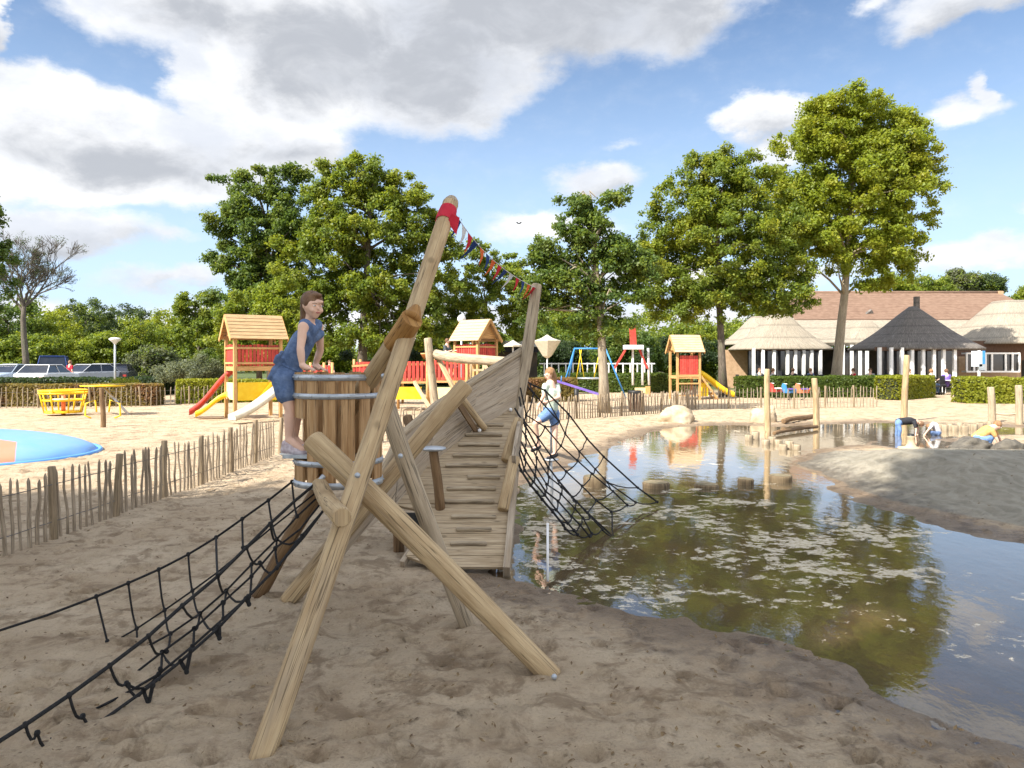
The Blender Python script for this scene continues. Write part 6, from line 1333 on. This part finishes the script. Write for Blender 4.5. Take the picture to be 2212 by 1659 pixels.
# ================= people on the climbing ship
def girl():
    d0 = 5.1
    J = dict(head=P(674, 664, 5.08), neck=P(668, 694, 5.10), chest=P(655, 735, 5.12), pel=P(618, 806, 5.14),
             shR=P(655, 706, 4.985), elR=P(649, 753, 4.93), haR=P(653, 790, 4.93), shL=P(688, 706, 5.22), elL=P(692, 757, 5.30), haL=P(680, 790, 5.32),
             hipR=P(614, 822, 5.07), knR=P(627, 886, 5.03), anR=P(624, 950, 5.02), toeR=P(654, 972, 4.96), hipL=P(626, 822, 5.22), knL=P(640, 886, 5.20), anL=P(636, 948, 5.22), toeL=P(664, 970, 5.18))
    V = {k: Vector(v) for k, v in J.items()}
    T = thing('person', 'girl in a sleeveless blue playsuit leaning with straight arms on the barrel rim', 'person', P(632, 984, 5.1))
    z = Vector((0, 0, 1)); f = Vector((.74, -.67, -.05)).normalized(); up = (V['head']-V['neck']).normalized().lerp(z, .5).normalized(); f = (f-up*f.dot(up)).normalized()
    hr = .080; hd = V['head']+Vector((.006, 0, .012)); R = Matrix((f.cross(up).normalized(), f, up)).transposed(); w = lambda a, b, c: hd+R @ Vector((a*hr, b*hr, c*hr))
    caps = [(V['neck']-z*.03, hd-up*.03-f*.01, .036, .034), (V['neck']-z*.05, V['chest'], .052, .068), (V['chest'], V['pel'], .066, .075)]
    ee = [(w(0, -.06, .12), (hr*.83, hr*.98, hr*1.02)), (w(0, .30, -.45), (hr*.56, hr*.55, hr*.60)), (w(0, .48, -.88), (hr*.28, hr*.26, hr*.22)), (w(0, .93, -.16), (hr*.09, hr*.11, hr*.15)), (w(.40, .60, -.32), hr*.26), (w(-.40, .60, -.32), hr*.26), (w(0, .72, .40), (hr*.5, hr*.2, hr*.2))]
    for s in (-1, 1): ee.append((w(s*.85, -.08, -.08), (hr*.10, hr*.20, hr*.27)))
    for q in 'RL':
        sh, el, ha = V['sh'+q], V['el'+q], V['ha'+q]
        caps += [(V['neck']-z*.045, sh, .036, .037), (sh, sh.lerp(el, .5), .036, .031), (sh.lerp(el, .5), el, .031, .025), (el, el.lerp(ha, .35), .026, .027), (el.lerp(ha, .35), ha, .027, .018)]
        hn = Vector((1, .05 if q == 'R' else -.2, -.18)).normalized(); sd = Vector((.05, 1, 0)); pm = ha+hn*.030-z*.010
        caps += [(ha, pm, .021, .024), (ha+sd*.012, pm+sd*.014+hn*.01, .016, .017), (ha-sd*.012, pm-sd*.014+hn*.01, .016, .017)]
        for o_, L in ((-.026, .034), (-.009, .043), (.009, .046), (.026, .040)):
            k0 = pm+sd*o_+hn*.012; k1 = k0+hn*L*.6+z*.002; caps += [(k0, k1, .0078, .0072), (k1, k1+hn*L*.35-z*.014, .0072, .0062)]
        t0 = ha+sd*(.022 if q == 'R' else -.022)*1.0; t1 = t0+hn*.022+sd*(.016 if q == 'R' else -.016)-z*.006; caps += [(t0, t1, .009, .008), (t1, t1+hn*.022-z*.012, .008, .007)]
        hp, kn, an = V['hip'+q], V['kn'+q], V['an'+q]
        caps += [(V['pel'], hp, .07, .068), (hp, hp.lerp(kn, .5), .062, .053), (hp.lerp(kn, .5), kn, .051, .037), (kn, kn.lerp(an, .35), .037, .040), (kn.lerp(an, .35), an, .039, .024), (an, V['toe'+q], .028, .022)]
    part('body', joints_mesh(caps, ee, .0068, 'body', 3), M['skin'], T)
    # playsuit: blouse with gathered waist, loose shorts
    caps = [(V['neck']-z*.062+f*.01, V['chest'], .054, .080), (V['chest'], V['chest'].lerp(V['pel'], .66), .082, .084), (V['chest'].lerp(V['pel'], .72), V['chest'].lerp(V['pel'], .80), .082, .080), (V['chest'].lerp(V['pel'], .85), V['pel'], .092, .098)]
    for q in 'RL': caps += [(V['neck']-z*.060, V['sh'+q].lerp(V['neck'], .26)+z*.002, .050, .046), (V['sh'+q]+Vector((.01, 0, -.05)), V['chest'], .034, .066), (V['pel'], V['hip'+q], .094, .088), (V['hip'+q], V['hip'+q].lerp(V['kn'+q], .42), .084, .082)]
    # soft folds in the cloth
    g = random.Random(2)
    for k in range(12): a = V['chest'].lerp(V['pel'], g.uniform(.0, .95))+f.cross(z)*g.uniform(-.06, .06)-Vector((g.uniform(.02, .06), .070, 0)); caps.append((a, a+(V['pel']-V['chest']).normalized()*g.uniform(.04, .09), .014, .010))
    part('playsuit', joints_mesh(caps, (), .0085, 'playsuit', 3), M['denim'], T)
    mb = MB(); c0 = V['chest'].lerp(V['pel'], .77); ax = (V['pel']-V['chest']).normalized(); u = ax.cross(Vector((0, 1, 0))).normalized(); v = ax.cross(u)
    mb.tube([c0+(u*math.cos(a*.3142)+v*math.sin(a*.3142))*.086 for a in range(21)], .008, 6, cap=False); part('waistband', mb, M['denim'], T)
    # hair pulled back into a bun
    ee = [(w(0, -.24, .32), (hr*1.0, hr*1.08, hr*.98)), (w(0, -.72, -.25), (hr*.72, hr*.55, hr*.85)), (w(0, -1.12, -.55), (hr*.40, hr*.40, hr*.50)), (w(.1, .45, .92), (hr*.6, hr*.4, hr*.24)), (w(.72, .12, .25), (hr*.22, hr*.34, hr*.4)), (w(-.72, .12, .25), (hr*.22, hr*.34, hr*.4))]
    part('hair', joints_mesh([(w(0, -.9, -.5), w(.35, -.7, -2.0), .044, .022), (w(.35, -.7, -2.0), w(.5, -.75, -2.9), .022, .010)], ee, .007, 'hair', 2), M['hair'], T)
    for s in (-1, 1):
        mb = MB(); c = w(s*.36, .83, .06); mb.ell(c, (hr*.13, hr*.07, hr*.055), 10, 6, R=R); e = part('eye', mb, M['eye'], T); mb = MB(); mb.ell(c+f*hr*.035, hr*.056, 8, 6); part('iris', mb, M['iris'], e)
        mb = MB(); mb.tube([w(s*.20, .93, .24), w(s*.38, .90, .30), w(s*.56, .76, .25)], hr*.022, 6); part('eyebrow', mb, M['hair'], T)
    mb = MB(); mb.ell(w(0, .90, -.50), (hr*.22, hr*.07, hr*.055), 10, 6, R=R); part('mouth', mb, M['lip'], T)
    for q in 'RL':
        a, t = V['an'+q], V['toe'+q]; dn = Vector((t.x-a.x, t.y-a.y, 0)).normalized(); zb = P(632, 981, 5.1).z; b = Vector((a.x, a.y, zb))
        caps = [(b-dn*.03+z*.038, b+dn*.10+z*.030, .036, .034), (b-dn*.02+z*.075, b+dn*.03+z*.055, .036, .036), (b+dn*.04+z*.04, b+dn*.125+z*.026, .036, .028)]
        S_ = part('shoe', joints_mesh(caps, (), .008, 'shoe', 2), M['sneaker'], T)
        mb = MB(); mb.capsule(b-dn*.035+z*.012, b+dn*.135+z*.012, .038, .032); 
        for v in mb.v: v.z = zb+(v.z-zb-.012)*.28+.010
        part('sole', mb, M['sole'], S_)
        mb = MB()
        for k in range(4): c = b+dn*(.03+k*.018)+z*(.088-k*.011); sd = Vector((-dn.y, dn.x, 0)); mb.tube([c-sd*.018, c+z*.003, c+sd*.018], .003, 5)
        part('lace', mb, M['fwhite'], S_)
girl()
# girl on the rope net, seen from behind her left shoulder
q = lambda x, y, dd=0: P(x, y, 10.2+dd)
J = dict(head=q(1187, 808), neck=q(1189, 829), chest=q(1190, 850), pel=q(1190, 884), shR=q(1178, 834, -.06), elR=q(1174, 856, -.12), haR=q(1166, 872, -.10), shL=q(1203, 834, .06), elL=q(1208, 858, -.08), haL=q(1182, 868, -.22),
         hipR=q(1184, 893, -.05), knR=q(1156, 915, -.12), anR=q(1163, 962, -.05), toeR=q(1150, 972, -.12), hipL=q(1197, 893, .05), knL=q(1199, 935, 0), anL=q(1199, 980, 0), toeL=q(1184, 989, -.06))
G2 = figure('girl in denim shorts and mint top climbing on the rope net', J, .72, 'mint', 'short:jean', 'hairl', (-.85, -.5, -.2), vox=.011, shoes='black', longhair=True)
step_post(P(1192, 1000, 10.2)*1.0-Vector((0, 0, .45)), q(1190, 992), .022, .11, 'small dark round tread plate on a thin steel post under the climbing girl', 'galv')
mb = MB(); mb.tube([q(1191, 990, .1), q(1190, 905, .1)], .016, 8); solo('steel_pole', mb, M['galv'], 'thin steel pole rising behind the legs of the climbing girl', 'pole')
# three children at the water
D1 = 17.6; q = lambda x, y, dd=0: P(x, y, D1+dd)
J = dict(head=q(1990, 916), neck=q(1980, 911), chest=q(1966, 909), pel=q(1942, 911), shR=q(1976, 916, -.15), elR=q(1979, 928, -.18), haR=q(1978, 938, -.2), shL=q(1976, 912, .15), elL=q(1984, 926, .15), haL=q(1982, 938, .12),
         hipR=q(1940, 916, -.08), knR=q(1944, 930, -.12), anR=q(1942, 944, -.1), toeR=q(1952, 948, -.1), hipL=q(1940, 916, .08), knL=q(1938, 930, .08), anL=q(1936, 943, .1), toeL=q(1946, 946, .1))
figure('child in black top and blue jeans bending down over the water', J, .62, 'black', 'jean', 'hair', (.5, -.2, -.8), vox=.012, shoes=None)
J = dict(head=q(2006, 921), neck=q(2013, 917), chest=q(2020, 920), pel=q(2026, 934), shR=q(2012, 921, -.13), elR=q(2004, 930, -.2), haR=q(1998, 938, -.2), shL=q(2014, 919, .13), elL=q(2006, 930, .15), haL=q(1999, 938, .1),
         hipR=q(2024, 938, -.08), knR=q(2012, 934, -.14), anR=q(2018, 946, -.1), toeR=q(2008, 948, -.12), hipL=q(2026, 938, .08), knL=q(2014, 933, .12), anL=q(2020, 945, .1), toeL=q(2010, 947, .1))
figure('blond child in a white shirt crouching by the water', J, .56, 'fwhite', 'denim', 'hairl', (-.7, -.3, -.6), vox=.012, shoes=None)
D1 = 13.2; q = lambda x, y, dd=0: P(2120+(x-2120)*1.15+8, 976+(y-976)*1.15-9, D1+dd)
J = dict(head=q(2143, 934), neck=q(2136, 938), chest=q(2124, 944), pel=q(2104, 958), shR=q(2134, 945, -.12), elR=q(2142, 960, -.15), haR=q(2148, 972, -.15), shL=q(2136, 942, .12), elL=q(2146, 957, .12), haL=q(2152, 970, .1),
         hipR=q(2106, 964, -.08), knR=q(2130, 958, -.1), anR=q(2122, 974, -.08), toeR=q(2134, 978, -.08), hipL=q(2106, 964, .08), knL=q(2132, 957, .1), anL=q(2124, 973, .08), toeL=q(2136, 977, .08))
figure('child in a tan orange shirt crouching beside the dark stone heap', J, .68, 'orangecl', 'jean', 'hairl', (.6, -.3, -.7), vox=.012, shoes=None)
# person on the climbing complex
D1 = 27.2; J, f = sit_j(pc(964, D1), D1, .85, rad(60)); up_ = P(964, 770, D1).z-.45
for k in J: J[k] = J[k]+Vector((0, 0, up_))
figure('person in slate grey sitting on the platform beside the pale tower', J, .85, 'slate', 'black', 'hair', f, vox=.018)
D1 = 31; J, f = stand_j(pc(712, D1), D1, .35, .8, rad(20)); figure('person in grey standing behind the barrel among the red railings', J, .8, 'slate', 'black', 'hair', f, vox=.02)
# gull-like bird far off
b = P(1121, 483, 60); T = thing('bird', 'tiny dark bird flying below the white cloud', 'bird', b); mb = MB(); mb.ell(b, (.05, .16, .05), 8, 5); part('body', mb, M['black'], T)
for s in (-1, 1): mb = MB(); mb.plate([b, b+Vector((s*.12, .02, .14)), b+Vector((s*.25, .05, .10)), b+Vector((s*.1, .10, 0))], .01); part('wing', mb, M['black'], T)
# fallen leaves strewn on the sand (uncountable)
def litter():
    r = np.random.default_rng(5); n = 4500; y = 2.5+16*r.random(n)**1.5; x = r.uniform(-1, 1, n)*(y*.72+.2); keep = np.ones(n, bool); Z, sd, mn = terrain(x, y); keep = sd > .1; x, y, Z = x[keep], y[keep], Z[keep]; n = len(x)
    a = r.uniform(0, 6.28, n); s = r.uniform(.006, .020, n); t = r.uniform(-.5, .5, (n, 2)); vs_ = []
    for k in ((-1, 0), (0, .45), (1, 0), (0, -.45)):
        dx = (k[0]*np.cos(a)-k[1]*np.sin(a))*s; dy = (k[0]*np.sin(a)+k[1]*np.cos(a))*s; vs_.append(np.stack([x+dx, y+dy, Z+.012+dx*t[:, 0]+dy*t[:, 1]], 1))
    v = np.stack(vs_, 1).reshape(-1, 3); me = bpy.data.meshes.new('leaf_litter'); me.from_pydata(v.tolist(), [], np.arange(4*n).reshape(-1, 4).tolist()); me.update()
    o = part('leaf_litter', me, mat('dry_leaf', (.10, .06, .03), (.22, .15, .07), 30, .8)); o['kind'] = 'stuff'; o['label'] = 'small dry leaves and bark scattered on the sand'
litter()
def far_wood():
    r = np.random.default_rng(9); cen = []; rr = []
    for i in range(900):
        a = r.uniform(-.95, .95); d = r.uniform(105, 125); hgt = 5.5+2.5*math.sin(a*9)+r.uniform(-1, 1); cen.append((math.sin(a)*d, math.cos(a)*d, r.random()**.7*hgt)); rr.append(r.uniform(1.0, 2.0))
    me = leaf_mesh('far_woodland', cen, rr, 45000, .75, LEAF['mid'], seed=3); o = part('far_woodland', me, LEAF['mid']); me.materials.clear(); me.materials.append(LEAF['mid']); o['kind'] = 'stuff'; o['label'] = 'continuous belt of woodland along the horizon'
far_wood()
